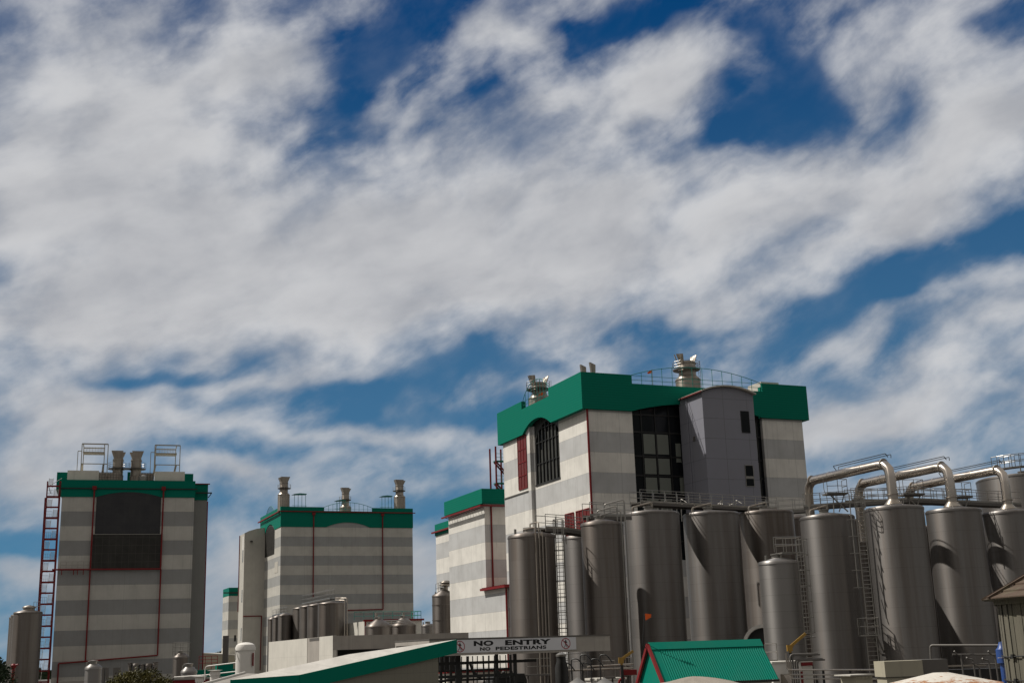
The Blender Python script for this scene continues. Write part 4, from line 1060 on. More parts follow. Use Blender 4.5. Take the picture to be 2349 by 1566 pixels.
# ------------------------------------------------------------------ gantry canopy with the sign
YG = R(28)
g0 = at(1167, 1480, 72); GA = thing('gate_canopy', 'flat weathered gate canopy above the yard entrance, carrying a long white sign', 'canopy', (g0.x, g0.y, 0), YG)
xr, zt = on(1398.5, 1457.2, g0, YG); _, zb = on(1399, 1492.2, g0, YG)
_, zt2 = on(1167, 1460.5, g0, YG); _, zb2 = on(1167, 1497.8, g0, YG)
zt = (zt + zt2) / 2; zb = (zb + zb2) / 2
xl = on(985, 1480, g0, YG)[0]
c = MB(); c.box(xl, 0, zb, xr, .14, zt); c.box(xl, .141, zt - .25, xr, 5.0, zt - .02); c.box(xr - .14, .142, zb, xr - .002, 4.9, zt - .252); c.box(xl, 4.86, zb + .002, xr - .15, 5.0, zt - .252)
c.build('fascia', M['beam'], GA)
MB().box(xl, .145, zb + .03, xr - .16, 4.85, zb + .12).build('soffit', M['dark'], GA)
k = MB().box(xl - .02, -.05, zt - .02, xr + .03, 5.05, zt + .05); k.build('capping', M['galvdark'], GA)
fr = MB()
for x in (xl + .3, xl + 2.2, -2.6, -.2, 1.0): fr.beam((x, 1.2, 0), (x, 1.2, zb), .16)
for z in (zb - .42, zb - 1.15): fr.beam((xl, 1.2, z), (2.4 if z > zb - .6 else 1.0, 1.2, z), .12, .16)
fr.build('support_frame', M['dark'], GA)
# sign board
x0 = on(1030, 1480, g0, YG)[0]; x1, _ = on(1321, 1478, g0, YG); _, s0 = on(1240, 1491, g0, YG); _, s1 = on(1240, 1461.8, g0, YG)
s1 = min(s1, zt - .05); SG = thing('entry_sign', 'long white NO ENTRY NO PEDESTRIANS sign with red ringed symbols on the gate canopy', 'sign', (g0.x, g0.y, 0), YG)
MB().box(x0, -.04, s0, x1, -.003, s1).build('board', M['signface'], SG)
def lettering(txt, cx, z0, h, width, name='lettering', bold=.05):
    cu = bpy.data.curves.new('t', 'FONT'); cu.body = txt; cu.size = 1.0; cu.extrude = .004; cu.offset = bold; cu.space_character = 1.08
    ob = bpy.data.objects.new('t', cu); COL.objects.link(ob); dg = bpy.context.evaluated_depsgraph_get(); dg.update()
    me = bpy.data.meshes.new_from_object(ob.evaluated_get(dg)); bpy.data.objects.remove(ob)
    xs = [v.co.x for v in me.vertices]; ys = [v.co.y for v in me.vertices]; a, b_, c_, d_ = min(xs), max(xs), min(ys), max(ys)
    for v in me.vertices:
        X = cx + ((v.co.x - a) / (b_ - a) - .5) * width; Z = z0 + (v.co.y - c_) / (d_ - c_) * h
        v.co = (X, -.043 - v.co.z * .5, Z)
    me.materials.clear(); me.materials.append(M['black']); me.name = name
    o = bpy.data.objects.new(name, me); COL.objects.link(o); o.parent = SG; return o
def span(pa, pb): a = on(pa, 1475, g0, YG)[0]; b_ = on(pb, 1475, g0, YG)[0]; return (a + b_) / 2, b_ - a
H = s1 - s0
cx, wd = span(1086, 1131); lettering('NO', cx, s0 + H * .50, H * .40, wd, bold=.05)
cx, wd = span(1158, 1263); lettering('ENTRY', cx, s0 + H * .50, H * .40, wd, bold=.05)
cx, wd = span(1100, 1124); lettering('NO', cx, s0 + H * .13, H * .27, wd, bold=.042)
cx, wd = span(1136, 1252); lettering('PEDESTRIANS', cx, s0 + H * .13, H * .27, wd, bold=.042)
for pxc in (1054, 1297):
    cx = on(pxc, 1475, g0, YG)[0]; cz = (s0 + s1) / 2; ra = H * .44
    b = MB()
    N_ = 28
    for i in range(N_):
        t0, t1 = 2 * math.pi * i / N_, 2 * math.pi * (i + 1) / N_
        b.face([(cx + ra * math.cos(t0), -.046, cz + ra * math.sin(t0)), (cx + ra * math.cos(t1), -.046, cz + ra * math.sin(t1)), (cx + ra * .86 * math.cos(t1), -.046, cz + ra * .86 * math.sin(t1)), (cx + ra * .86 * math.cos(t0), -.046, cz + ra * .86 * math.sin(t0))])
    d = ra * .86 * .7071; e = ra * .055
    b.face([(cx - d - e, -.046, cz + d - e), (cx - d + e, -.046, cz + d + e), (cx + d + e, -.046, cz - d + e), (cx + d - e, -.046, cz - d - e)])
    b.build('prohibition_ring', M['signred'], SG)
    w = MB(); q = ra / 10
    def P2(pts): w.face([(cx + a * q, -.0445, cz + c_ * q) for a, c_ in pts])
    P2([(-.2, 5.4), (.8, 5.4), (1.2, 6.2), (.8, 7.2), (-.2, 7.2), (-.6, 6.2)])
    P2([(-.9, 5.2), (.9, 5.2), (1.8, 3.2), (1.4, -1.0), (-1.2, -1.0), (-1.4, 3.0)])
    P2([(1.4, 4.6), (3.4, 1.4), (2.8, .8), (1.0, 3.2)]); P2([(-1.2, 4.4), (-3.6, 2.0), (-3.9, 2.7), (-1.4, 5.2)])
    P2([(-1.2, -.9), (.2, -.9), (-.9, -4.6), (-3.2, -7.2), (-4.0, -6.6), (-2.0, -4.0)]); P2([(0, -.9), (1.4, -.9), (2.6, -4.0), (3.0, -7.4), (2.0, -7.4), (1.3, -4.2)])
    w.build('walking_figure', M['black'], SG, rec=False)

# dark pipe rack below the canopy
pr = at(1085, 1540, 78); RK = thing('pipe_rack', 'dark pipe rack seen against bright walls below the gate canopy', 'pipe rack', (pr.x, pr.y, 0), YB)
f = MB()
rnd = random.Random(3)
for i in range(15):
    x = -2.4 + i * .36 + rnd.uniform(-.07, .07); f.beam((x, rnd.uniform(0, .8), 0), (x, .3, 4.95), rnd.choice((.05, .08, .14)))
for z in (4.55, 4.1, 3.55): f.beam((-2.5, .4, z), (2.6, .4, z + rnd.uniform(-.05, .05)), .14, .12)
f.build('frame', M['dark'], RK)
for p in (((-1.1, .1, 4.8), (-1.1, .1, 4.1), (-.6, .1, 3.7), (-2.2, .1, 3.5)), ((1.7, .1, 4.7), (1.5, .1, 4.2), (1.9, .1, 3.7)), ((-.2, 0, 4.6), (0, 0, 4.0), (.5, 0, 3.6))):
    MB().path(p, .09, 8, .2).build('pipe', M['dark'], RK, True)
# bright low wall with red capping behind the rack
q = at(1100, 1530, 100); o = thing('low_building', 'low sunlit cream building with red capping behind the pipe rack', 'building', (q.x, q.y, 0), R(40))
MB().box(-3.2, 0, 0, 3.4, 4, 3.7).build('wall', M['creamlit'], o); MB().box(-3.3, -.1, 3.7, 3.5, 4, 3.86).build('capping', M['red'], o)
MB().box(-1.0, -.05, 2.0, 2.2, -.002, 3.0).build('vent_panel', M['stack'], o)
# truck below the gantry
tq = at(1168, 1545, 82); TR = thing('truck', 'dark lorry cab with windows under the gate canopy', 'truck', (tq.x, tq.y, 0), R(14))
b = MB(); b.prism([(-1.15, -.1, .7), (1.15, -.1, .7), (1.15, -.1, 3.35), (1.0, -.1, 3.75), (-1.0, -.1, 3.75), (-1.15, -.1, 3.35)], (0, 2.1, 0)); b.box(-1.1, -.25, .6, 1.1, -.101, 1.9); b.build('cab', M['dark'], TR)
MB().box(-.95, -.14, 2.3, .95, -.102, 3.2).build('windscreen', M['glass'], TR)
MB().box(-1.16, .5, 2.3, -1.151, 1.4, 3.1).build('side_window', M['lit_pane'], TR)
MB().box(-1.0, 2.1, .8, 1.0, 7.5, 1.15).build('chassis', M['dark'], TR)
MB().box(-1.2, 2.6, 1.16, 1.2, 7.6, 3.3).build('load_body', M['stack'], TR)
for x in (-1.0, 1.0):
    for y in (.8, 4.2, 6.4):
        o = MB().lathe([(0, -.15), (.3, -.15), (.5, -.14), (.52, .14), (.3, .15), (0, .15)], (0, 0, 0), 20).build('wheel', M['dark'], TR, True); o.matrix_local = Matrix.Translation((x, y, .52)) @ Matrix.Rotation(R(90), 4, 'Y')
for x in (-.9, .9): MB().box(x - .2, -.28, 1.0, x + .2, -.251, 1.25).build('headlight', M['galv'], TR)
bc = MB()
for x in (-.25, .25): bc.lathe([(.12, 0), (.12, .12), (.06, .2), (0, .2)], (x, .5, 3.755), 10)
bc.build('beacon', M['dark'], TR)
for s in (-1, 1): MB().box(s * 1.35 - .1, -.2, 2.4, s * 1.35 + .1, -.1, 3.0).build('mirror', M['dark'], TR)
# clutter between the canopy and the green kiosk
def hand(label, px0, px1, py, Y, h=1.1, gap=.9, bars=(1, .5), mt='rail', yaw=None):
    a = at(px0, py, Y); b_ = at(px1, py, Y); b_.z = a.z; o = thing('handrail', label, 'railing', (a.x, a.y, 0)); off = Vector((a.x, a.y, 0))
    MB().rail([a - off, b_ - off], h, gap, .028, bars).build('rail', M[mt], o)
    p = MB(); p.box(0, -.1, a.z - .12, (b_ - a).x, .5, a.z); p.build('deck', M['galvdark'], o)
    for x in (.2, (b_ - a).x - .2): MB().tube((x, .2, 0), (x, .2, a.z - .12), .07).build('leg', M['galvdark'], o)
    return o
hand('low stainless railing at the right edge of the lorry', 1205, 1262, 1546, 92)
hand('railing with steam pipe left of the small tanks', 1305, 1345, 1535, 90)
hand('stainless railing above the brown pipe', 1384, 1412, 1552, 88)
hand('stainless railing beside the left yellow davit', 1424, 1450, 1545, 88, gap=.5)
a = at(1348, 1528, 86); b_ = at(1452, 1524, 88)
pipes('long brown horizontal pipe below the broad tanks', [[(a.x, a.y, a.z), (b_.x, b_.y, a.z + .05)], [(a.x - 1.4, a.y, a.z - .2), (b_.x, b_.y, a.z - .22)]], .06, 'stack')
for dx, lb in ((1290, 'bent steam pipe cluster beside the dark silo top, left one'), (1335, 'bent steam pipe cluster right of the dark silo top')):
    a = at(dx, 1520, 84); P = []
    for j in range(5):
        x = a.x + j * .3; z = a.z + .25 * ((j * 5) % 3); P.append([(x, a.y, .5), (x, a.y, z), (x + .45, a.y - .2, z + .15 * (j % 2)), (x + .8, a.y - .2, z - .5)])
    pipes(lb, P[::2], .04, 'dark', bend=.2)
# dark cyclone
q = at(1287, 1500, 80); o = thing('dark_cyclone', 'dark round topped vessel with a bright cap just below the canopy', 'vessel', (q.x, q.y, 0))
MB().lathe([(.42, 0), (.42, q.z - .8), (.3, q.z - .4), (.3, q.z - .1)], (0, 0, 0), 20).build('vessel', M['dark'], o, True)
MB().lathe([(.33, q.z - .12), (.33, q.z), (.1, q.z + .12), (0, q.z + .12)], (0, 0, 0), 20).build('cap', M['galv'], o, True)
# cone vents
for px, lb in ((1324, 'small grey cone cap near the dark vessel'), (1386, 'small grey cone cap left of the white hut')):
    q = at(px, 1556, 82); o = thing('cone_cap', lb, 'vent', (q.x, q.y, 0), 0, 'small cone caps')
    MB().lathe([(.30, 0), (.30, q.z - .3)], (0, 0, 0), 16).build('duct', M['galvdark'], o, True); MB().lathe([(.62, q.z - .3), (0, q.z + .1)], (0, 0, 0), 20).build('cone', M['galv'], o, True)
q = at(1405, 1558, 90); o = thing('white_hut', 'small white hut below the left yellow davit', 'building', (q.x, q.y, 0), YB)
MB().box(-1.2, 0, 0, 1.0, 2, q.z).build('wall', M['white'], o); MB().box(-1.3, -.1, q.z, 1.1, 2.1, q.z + .14).build('capping', M['creamlit'], o)
q = at(1436, 1544, 86); o = thing('red_valve_stand', 'dark red equipment box on bent red pipe below the left davit', 'equipment', (q.x, q.y, 0))
MB().box(-.35, 0, q.z - .1, .75, .5, q.z + .25).build('box', M['red'], o); MB().path([(-.5, 0, 0), (-.5, 0, q.z - .4), (-.1, 0, q.z - .25)], .08, 8, .2).build('pipe', M['red'], o, True)

def davit(label, px, py, Y, h=1.1, mir=1):
    q = at(px, py, Y); o = thing('davit_crane', label, 'davit', (q.x, q.y, 0), 0, 'yellow davits')
    MB().tube((0, 0, 0), (0, 0, q.z), .11, 10).build('post', M['dark'], o, True)
    a = MB(); a.tube((0, 0, q.z), (0, 0, q.z + h * .55), .09, 8); a.beam((-.1, 0, q.z + .3), (h * 1.45 * mir, 0, q.z + h * 1.55), .13, .17); a.beam((0, 0, q.z + .1), (h * .5, 0, q.z + h * .85), .06); a.box(-.2, -.12, q.z + .1, .15, .12, q.z + .5); a.build('arm', M['yellow'], o)
davit('yellow davit at the lower right of the tank with thin pipes', 1426, 1524, 86, .58)
davit('yellow davit in front of the short tank', 1813, 1496, 84, .78)

# ------------------------------------------------------------------ green kiosk
YK = R(15); k0 = at(1487, 1477, 50); KI = thing('green_roofed_hut', 'hut with bright green corrugated roof and red barge boards', 'hut', (k0.x, k0.y, 0), YK)
zr = k0.z; ze = zr - 1.50; hw = 1.42; L = 4.85
rf = MB()
n = 46
for i in range(n):          # corrugated roof slopes
    x0 = .32 + (L - .32) * i / n; dxs = (L - .32) / n
    for s in (-1, 1):
        prof = [(x0, 0), (x0 + dxs * .25, .025), (x0 + dxs * .5, .03), (x0 + dxs * .75, .0), (x0 + dxs, 0)]
        for (xa, ha), (xb, hb) in zip(prof, prof[1:]):
            rf.face([(xa, 0, zr - .02 + ha), (xb, 0, zr - .02 + hb), (xb, s * hw, ze + hb), (xa, s * hw, ze + ha)])
for s in (-1, 1): rf.face([(0, 0, zr), (.32, 0, zr), (.32, s * hw, ze + .01), (0, s * hw, ze + .01)])
rf.build('roof', M['greenroof'], KI, rec=False)
MB().prism([(0, -.24, zr - .20), (0, 0, zr + .08), (0, .24, zr - .20), (0, 0, zr + .02)], (L + .02, 0, 0)).build('ridge_cap', M['greenroof'], KI)
MB().prism([(.06, -hw + .1, ze + .0), (.06, hw - .1, ze + .0), (.06, 0, zr - .1)], (.05, 0, 0)).build('gable', M['greenroof'], KI)
for s in (-1, 1): MB().beam((-.03, 0, zr - .02), (-.03, s * (hw + .06), ze - .06), .09, .15).build('barge_board', M['red'], KI)
MB().box(.15, -hw + .25, 0, L - .2, hw - .2, ze + .05).build('wall', M['creamlit'], KI)
MB().beam((0.1, -hw, ze - .03), (L, -hw, ze - .03), .1, .09).build('gutter', M['dark'], KI)
MB().box(.13, -.35, ze - .75, .148, .35, ze - .45).build('sign_plate', M['dark'], KI)
fl = thing('warning_flag', 'small orange flag on a thin bent pole at the gable of the green hut', 'flag', (k0.x - .1, k0.y - .05, 0), 0)
p = at(1479, 1408, 50); r0 = Vector((k0.x - .1, k0.y - .05, 0))
MB().path([(0, 0, zr - .15), (-.14, 0, zr + .02), Vector((p.x, p.y, p.z + .05)) - r0], .016, 6, .1).build('pole', M['dark'], fl)
t = Vector((p.x, p.y, p.z)) - r0
MB().prism([t + Vector((.01, 0, .03)), t + Vector((.26, 0, .0)), t + Vector((.25, .03, -.12)), t + Vector((.02, 0, -.24))], (0, .01, 0)).build('cloth', M['orange'], fl)
for px, py, Y, lb in ((1496, 853, 148, 'small orange flag behind the arched front rail of the tallest tower'), (1247, 903, 152, 'small orange flag behind the side rail of the tallest tower')):
    q = at(px, py, Y); o = thing('warning_flag', lb, 'flag', (q.x, q.y, 0), 0)
    MB().tube((0, 0, 35.3), (0, 0, q.z + .35), .03, 5).build('pole', M['rail'], o)
    MB().prism([(0, 0, q.z + .3), (-.62, 0, q.z - .02), (-.55, .05, q.z - .22), (0, 0, q.z - .12)], (0, .02, 0)).build('cloth', M['orange'], o)

# gravel heap
gp = at(1592, 1547.5, 38); hb = MB(); rnd = random.Random(5); rings = []
def hz(r): return gp.z - (.20 * r if r < 2.4 else .48 + (r - 2.4) * .82) - .03 + .03 * min(1, r * 3)
for i in range(26):
    rr = 7.0 * (i / 25) ** 1.3
    rings.append([hb.bm.verts.new((rr * math.cos(a * math.pi / 30), rr * math.sin(a * math.pi / 30), max(0, hz(rr) + (rnd.uniform(-.02, .02) + .03 * math.sin(a * .35 + rr * 2)) * min(1, rr)))) for a in range(60)])
for A, B in zip(rings, rings[1:]):
    for j in range(60): hb.bm.faces.new([A[j], A[(j + 1) % 60], B[(j + 1) % 60], B[j]])
o = hb.build('gravel_heap', M['gravel'], None, True); o.location = (gp.x, gp.y, 0); tag(o, 'pale gravel heap in front of the green roofed hut', 'gravel heap')

# arched white hood behind the hut
q = at(1752, 1474, 106); o = thing('arched_hood', 'white arched hood with dark inside, between the hut and the short tank', 'hood', (q.x, q.y, 0), R(-15))
A = [(1.75 * math.cos(R(t)), 1.75 * math.sin(R(t))) for t in range(0, 181, 12)]
hd = MB()
for (a0, b0), (a1, b1) in zip(A, A[1:]):
    hd.prism([(a0, 0, q.z - .2 + b0), (a1, 0, q.z - .2 + b1), (a1 * .84, 0, q.z - .2 + b1 * .84), (a0 * .84, 0, q.z - .2 + b0 * .84)], (0, .8, 0))
hd.build('hood', M['white'], o); MB().prism([(a * .83, .5, q.z - .2 + b * .83) for a, b in A], (0, .05, 0)).build('back_plate', M['dark'], o)
MB().lathe([(.15, 0), (.15, .08), (0, .08)], (0, 0, 0), 12).build('red_valve', M['red'], o).matrix_local = Matrix.Translation((.1, .4, q.z)) @ Matrix.Rotation(R(90), 4, 'X')
MB().box(-1.7, .0, 0, 1.7, .6, q.z - .2).build('base', M['dark'], o)
# white plant room
q = at(1862, 1517, 74); PR = thing('plant_room', 'white plant room with red corner trim below the short tank', 'building', (q.x, q.y, 0), YB + R(10))
zt = q.z; MB().box(-3.2, 0, 0, 0, 4.5, zt).build('wall', M['white'], PR); MB().box(-3.25, -.06, zt + .001, .05, 4.6, zt + .10).build('capping', M['creamlit'], PR)
MB().box(-.9, -.05, zt - .2, .02, -.002, zt).build('trim', M['red'], PR); MB().box(-1.0, -.06, 0, -.86, -.003, zt - .5).build('trim', M['red'], PR)
MB().prism([(-2.6, -.6, zt - 1.45), (-2.6, -.6, zt - 1.1), (-2.6, -.25, zt - .65), (-2.6, -.01, zt - .6), (-2.6, -.01, zt - 1.45)], (.75, 0, 0)).build('vent_hood', M['stack'], PR)
MB().box(-.85, -.04, .2, -.02, -.002, zt - .25).build('door', M['creamplain'], PR)
hand('stainless railing on the left end of the plant room roof', 1757, 1784, 1513, 76, h=.95, gap=.55)
a = at(1803, 1540, 72); a1 = at(1812, 1500, 72); b_ = at(2030, 1536, 69)
P = []
for j in range(4):
    z = a1.z - .05 * j - .2 * (j > 1); x = a1.x + j * .13
    P.append([(x, a1.y, a.z - .8), (x, a1.y, z), (x + 1.6, a1.y + .1, z)])
pipes('nest of bent pipes at the corner of the plant room', P, .05, 'galvdark', bend=.22)
b0 = at(1806, 1535, 71); P = []
for j, dz in enumerate((0, -.26, -.48)):
    P.append([(b0.x + .1 * j, b0.y, b0.z + dz + .9), (b0.x + .1 * j, b0.y, b0.z + dz), (b_.x, b_.y, b_.z + dz + .02)])
pipes('three long horizontal pipes in front of the tank bases', P, .045, 'pipe', bend=.12)
f = thing('pipe_support', 'dark posts carrying the three long pipes', 'pipe support', (b0.x + 2, b0.y, 0))
for x in (0, 1.5): MB().beam((x, .1, 0), (x, 0, b0.z - .1), .12).build('post', M['dark'], f)
# small ribbed cabin and cream box
q = at(1962, 1549, 64); o = thing('ribbed_cabin', 'little cream ribbed cabin left of the cream cabinet', 'cabin', (q.x, q.y, 0), YB)
w = MB(); w.box(0, 0, 0, 1.05, 1.2, q.z - .02)
for i in range(12): w.box(.03 + i * .085, -.03, q.z - .18, .07 + i * .085, -.002, q.z - .03)
w.build('wall', M['olive'], o); MB().box(-.35, -.06, q.z, 1.1, 1.25, q.z + .06).build('roof', M['creamplain'], o); MB().box(.2, -.05, q.z - .55, .9, -.002, q.z - .45).build('lintel', M['white'], o)
q = at(2028, 1516, 60); o = thing('cream_cabinet', 'large cream metal cabinet in front of the widest tank', 'cabinet', (q.x, q.y, 0), R(2))
MB().box(0, 0, q.z - .72, 1.83, 1.6, q.z).build('upper_box', M['olive'], o); MB().box(.06, .05, 0, 1.80, 1.5, q.z - .75).build('lower_box', M['olive'], o); MB().box(-.02, -.02, q.z - .748, 1.85, 1.62, q.z - .722).build('seam', M['dark'], o)
MB().box(1.84, .15, 0, 3.1, 1.6, q.z + .02).build('side_box', M['galvdark'], o)
# rusty white roof
q = at(2158, 1541, 46); o = thing('rusty_roof', 'white painted low cone roof with rust spots round its rim', 'tank roof', (q.x, q.y, 0))
zt = q.z; b = MB(); b.lathe([(0, zt), (.28, zt - .005), (1.0, zt - .16), (2.1, zt - .39), (2.12, zt - .46), (1.9, zt - .46)], (0, 0, 0), 40)
rc = b.build('cone', M['rustwhite'], o); MB().lathe([(1.85, 0), (1.85, zt - .44)], (0, 0, 0), 40).build('shell', M['creamplain'], o, True)
# cowl and pipes at right
q = at(2160, 1522, 62); o = thing('cone_cap', 'bright metal cone cap above the rusty white roof', 'vent', (q.x, q.y, 0), 0)
MB().lathe([(.16, 0), (.16, q.z)], (0, 0, 0), 14).build('duct', M['galv'], o, True); MB().lathe([(.26, q.z - .02), (0, q.z + .27)], (0, 0, 0), 18).build('cone', M['galv'], o, True)
a = at(2134, 1508, 66); b_ = at(2134, 1479, 66); c = at(2300, 1479, 64)
pipes('long dark pipe framing the dark area right of the widest tank', [[(a.x, a.y, a.z - .5), (b_.x, b_.y, b_.z), (c.x, c.y, c.z)]], .06, 'galvdark', bend=.15)
P = []
for j, (px, py) in enumerate(((2204, 1500), (2232, 1510), (2246, 1526), (2268, 1512), (2282, 1500))):
    q = at(px, py, 64); P.append([(q.x - .35, q.y - .1, q.z + .18 - .1 * (j % 2)), (q.x - .2, q.y, q.z), (q.x, q.y, q.z - .02), (q.x + .05, q.y, .5)])
P.append([at(2185, 1500, 65), at(2290, 1500, 65)]); P.append([at(2240, 1522, 65), at(2290, 1522, 65)])
pipes('tangle of short bent pipes left of the blue pump', P, .04, 'galvdark', bend=.1)
MBk = MB(); q = at(2170, 1540, 66); e = at(2320, 1540, 66)
o = thing('dark_plant', 'dark pump platform in shadow behind the rusty roof', 'platform', (q.x, q.y, 0))
d = MB(); d.box(-.6, 0, 0, (e - q).x, 1.2, q.z + .1); d.build('base', M['dark'], o); MB().box(-.6, -.1, q.z + .25, 2.1, -.02, q.z + .33).build('beam', M['stack'], o)
q = at(2302, 1500, 47); o = thing('blue_pump', 'blue vertical pump beside the timber tank', 'pump', (q.x, q.y, 0))
MB().lathe([(.17, 0), (.17, q.z - .35), (.26, q.z - .3), (.26, q.z + .18), (.18, q.z + .26), (.12, q.z + .45), (0, q.z + .47)], (0, 0, 0), 18).build('motor', M['blue'], o, True)
MB().box(-.30, -.24, q.z - .12, -.02, -.2, q.z - .1).build('label', M['white'], o)
# timber tank
q = at(2334, 1400, 36); rT = 3.1; ce = Vector((q.x + rT * .985, q.y + .9, 0)); TT = thing('timber_tank', 'old grey timber stave tank with shingled roof at the right edge', 'timber tank', (ce.x, ce.y, 0))
zt = at(2312, 1372, 36).z
b = MB(); n = 84
for i in range(n):
    a0, a1 = 2 * math.pi * i / n, 2 * math.pi * (i + .93) / n; rr = rT - (.012 if i % 2 else 0) - .02 * ((i * 7) % 3)
    b.face([(rr * math.cos(a0), rr * math.sin(a0), 0), (rr * math.cos(a1), rr * math.sin(a1), 0), (rr * math.cos(a1), rr * math.sin(a1), zt), (rr * math.cos(a0), rr * math.sin(a0), zt)])
b.lathe([(rT - .09, 0), (rT - .09, zt)], (0, 0, 0), 60); b.build('stave_wall', M['timber'], TT)
for z in (zt - .62, zt - 1.62, zt - 2.3, zt - 3.0, zt - 4.1):
    m = MB(); P_ = [(rT * 1.008 * math.cos(2 * math.pi * i / 60), rT * 1.008 * math.sin(2 * math.pi * i / 60), z + .015 * math.sin(i)) for i in range(60)]
    if z == zt - .62: continue
    for p, r_ in zip(P_, P_[1:] + P_[:1]): m.tube(p, r_, .018, 5)
    m.box(-rT * 1.0 - .05, -.35, z - .05, -rT * .985 - .02, -.2, z + .06)
    m.build('iron_hoop', M['dark'], TT)
rf = MB(); n = 12
for i in range(n):
    a0, a1 = 2 * math.pi * i / n, 2 * math.pi * (i + 1) / n; Rr = rT + .38
    for k in range(9):
        t0, t1 = 1 - k / 9, 1 - (k + 1) / 9; h0 = zt + .02 + 1.75 * (1 - t0); h1 = zt + .02 + 1.75 * (1 - t1)
        pts = [(Rr * t0 * math.cos(a0), Rr * t0 * math.sin(a0), h0 + .045), (Rr * t0 * math.cos(a1), Rr * t0 * math.sin(a1), h0 + .045), (Rr * t1 * math.cos(a1), Rr * t1 * math.sin(a1), h1), (Rr * t1 * math.cos(a0), Rr * t1 * math.sin(a0), h1)]
        if k == 8: pts = pts[:3]
        rf.face(pts); rf.face([(p[0], p[1], p[2] - .045) for p in pts[:2]][::-1] + [pts[0], pts[1]])
rf.build('roof', M['shingle'], TT)
hp = MB()
for i in range(n): a0 = 2 * math.pi * i / n; Rr = rT + .42; hp.beam((Rr * math.cos(a0), Rr * math.sin(a0), zt + .06), (0, 0, zt + 1.86), .12, .07)
hp.build('hip_board', M['shingle'], TT)
rg = MB().lathe([(rT + .03, zt - .14), (rT + .06, zt - .14), (rT + .06, zt), (rT + .36, zt + .03), (0, zt + .03)], (0, 0, 0), 48); rg.build('eaves', M['timber'], TT)

# ------------------------------------------------------------------ foreground shed, bottom left
pB = at(686, 1546.8, 45.5); pC = at(1046, 1465.8, 0 + 45.5 + 4.55); pA = at(528, 1558, 44.4)
nrm = (pC - pB).cross(pA - pB).normalized()
def onplane(px, py):
    d = _f * F0 + CX * (px - 1174.5) - CU * (py - 783); o = Vector((0, 0, CAMH)); return o + d * (nrm.dot(pB - o) / nrm.dot(d))
pD = onplane(800, 1499.5); pE = onplane(979, 1474.9)
SH = thing('foreground_shed', 'low shed with pale sloping roof, deep dark green fascia and block wall', 'shed', (pB.x, pB.y, 0)); o0 = Vector((pB.x, pB.y, 0))
if pD.y < pB.y: print('WARN pD nearer', pD, pB)
rf = MB(); V = [p - o0 for p in (pA, pB, pC, pE, pD)]; rf.prism(V, (0, 0, -.09)); rf.build('roof', M['roofwhite'], SH)
print('roof pts', pA, pB, pC, pD, pE)
fz = .52; off = (pC - pB); off.z = 0; nn = Vector((off.y, -off.x, 0)).normalized() * .06
MB().prism([pB - o0 + nn, pC - o0 + nn, pC - o0 + nn + Vector((0, 0, -fz)), pB - o0 + nn + Vector((0, 0, -fz))], -nn * .9).build('fascia', M['greenflat'], SH)
m2 = Vector(((pA - pB).y, -(pA - pB).x, 0)).normalized() * .05
if m2.y > 0: m2 = -m2
MB().prism([pA - o0 + m2, pB - o0 + m2, pB - o0 + m2 + Vector((0, 0, -.5)), pA - o0 + m2 + Vector((0, 0, -.5))], -m2 * .9).build('eave_fascia', M['greenflat'], SH)
tw = off.normalized(); q1 = at(1007.5, 1520, 49.5); Lw = (Vector((q1.x, q1.y, 0)) - o0).dot(tw); pt = tw * Lw; inn = -nn.normalized() * .25
zA = pB.z - .3; zC = pB.z + (pC.z - pB.z) * Lw / off.length - .3
M['block'] = plain('painted block wall', (.17, .165, .135), .85, .25, lines=(('z', .40), ('h', .42)), lcol=(.09, .088, .075), lamt=.35, lw=.02, bump=.15)
MB().prism([inn * .2, pt + inn * .2, pt + inn * .2 + Vector((0, 0, zC)), inn * .2 + Vector((0, 0, zA))], inn).build('wall', M['block'], SH)
# secondary grey roof behind its left end with white bollard caps
q0 = at(455, 1572, 52); q1 = at(562, 1543, 55); o = thing('side_roof', 'low grey roof edge beside the pale roof of the foreground shed', 'roof', (q0.x, q0.y, 0)); d = q1 - q0
MB().prism([(0, 0, q0.z), (d.x, d.y, q1.z), (d.x + 1.5, d.y, q1.z - .1), (1.8, 0, q0.z - .3)], (0, 0, -.12)).build('sheet', M['concrete'], o)
MB().beam((0, 0, q0.z + .02), (d.x, d.y, q1.z + .02), .06, .1).build('edge_trim', M['white'], o); MB().prism([(0, .1, 0), (d.x, d.y, 0), (d.x, d.y, q1.z - .15), (0, .1, q0.z - .15)], (.1, .1, 0)).build('wall', M['creamlit'], o)
for px0, px1, py, Y, lb in ((449, 466, 1556, 70, 'small white domed tank, lower left of a pair'), (482, 504, 1542, 74, 'white domed tank with a dark port, upper right of a pair')):
    tank('w%d' % px0, px0, px1, py, Y, 'white', lb, 'small white domed tanks', cone=.14, hatch=False, name='domed_tank')
tank('wt', 541, 585, 1484, 66, 'white', 'clean white upright tank behind the foreground shed roof', None, cone=.0, hatch=False, name='white_tank')
v, r = over('wt'); wt_ = TANKS['wt'][4]
MB().lathe([(r * 1.0, v.z + .02), (r * .93, v.z + .13), (r * .7, v.z + .2), (r * .4, v.z + .24), (0, v.z + .26)], (0, 0, 0), 36).build('dome', M['white'], wt_, True)
MB().path([(-r * .95, -.25, v.z - .1), (-r * .8, -.5, v.z - .6)], .03, 5).build('lifting_strap', M['galv'], wt_)
MB().box(r * .92, -.35, v.z - .95, r * 1.02, -.2, v.z - .3).build('level_gauge', M['red'], wt_)

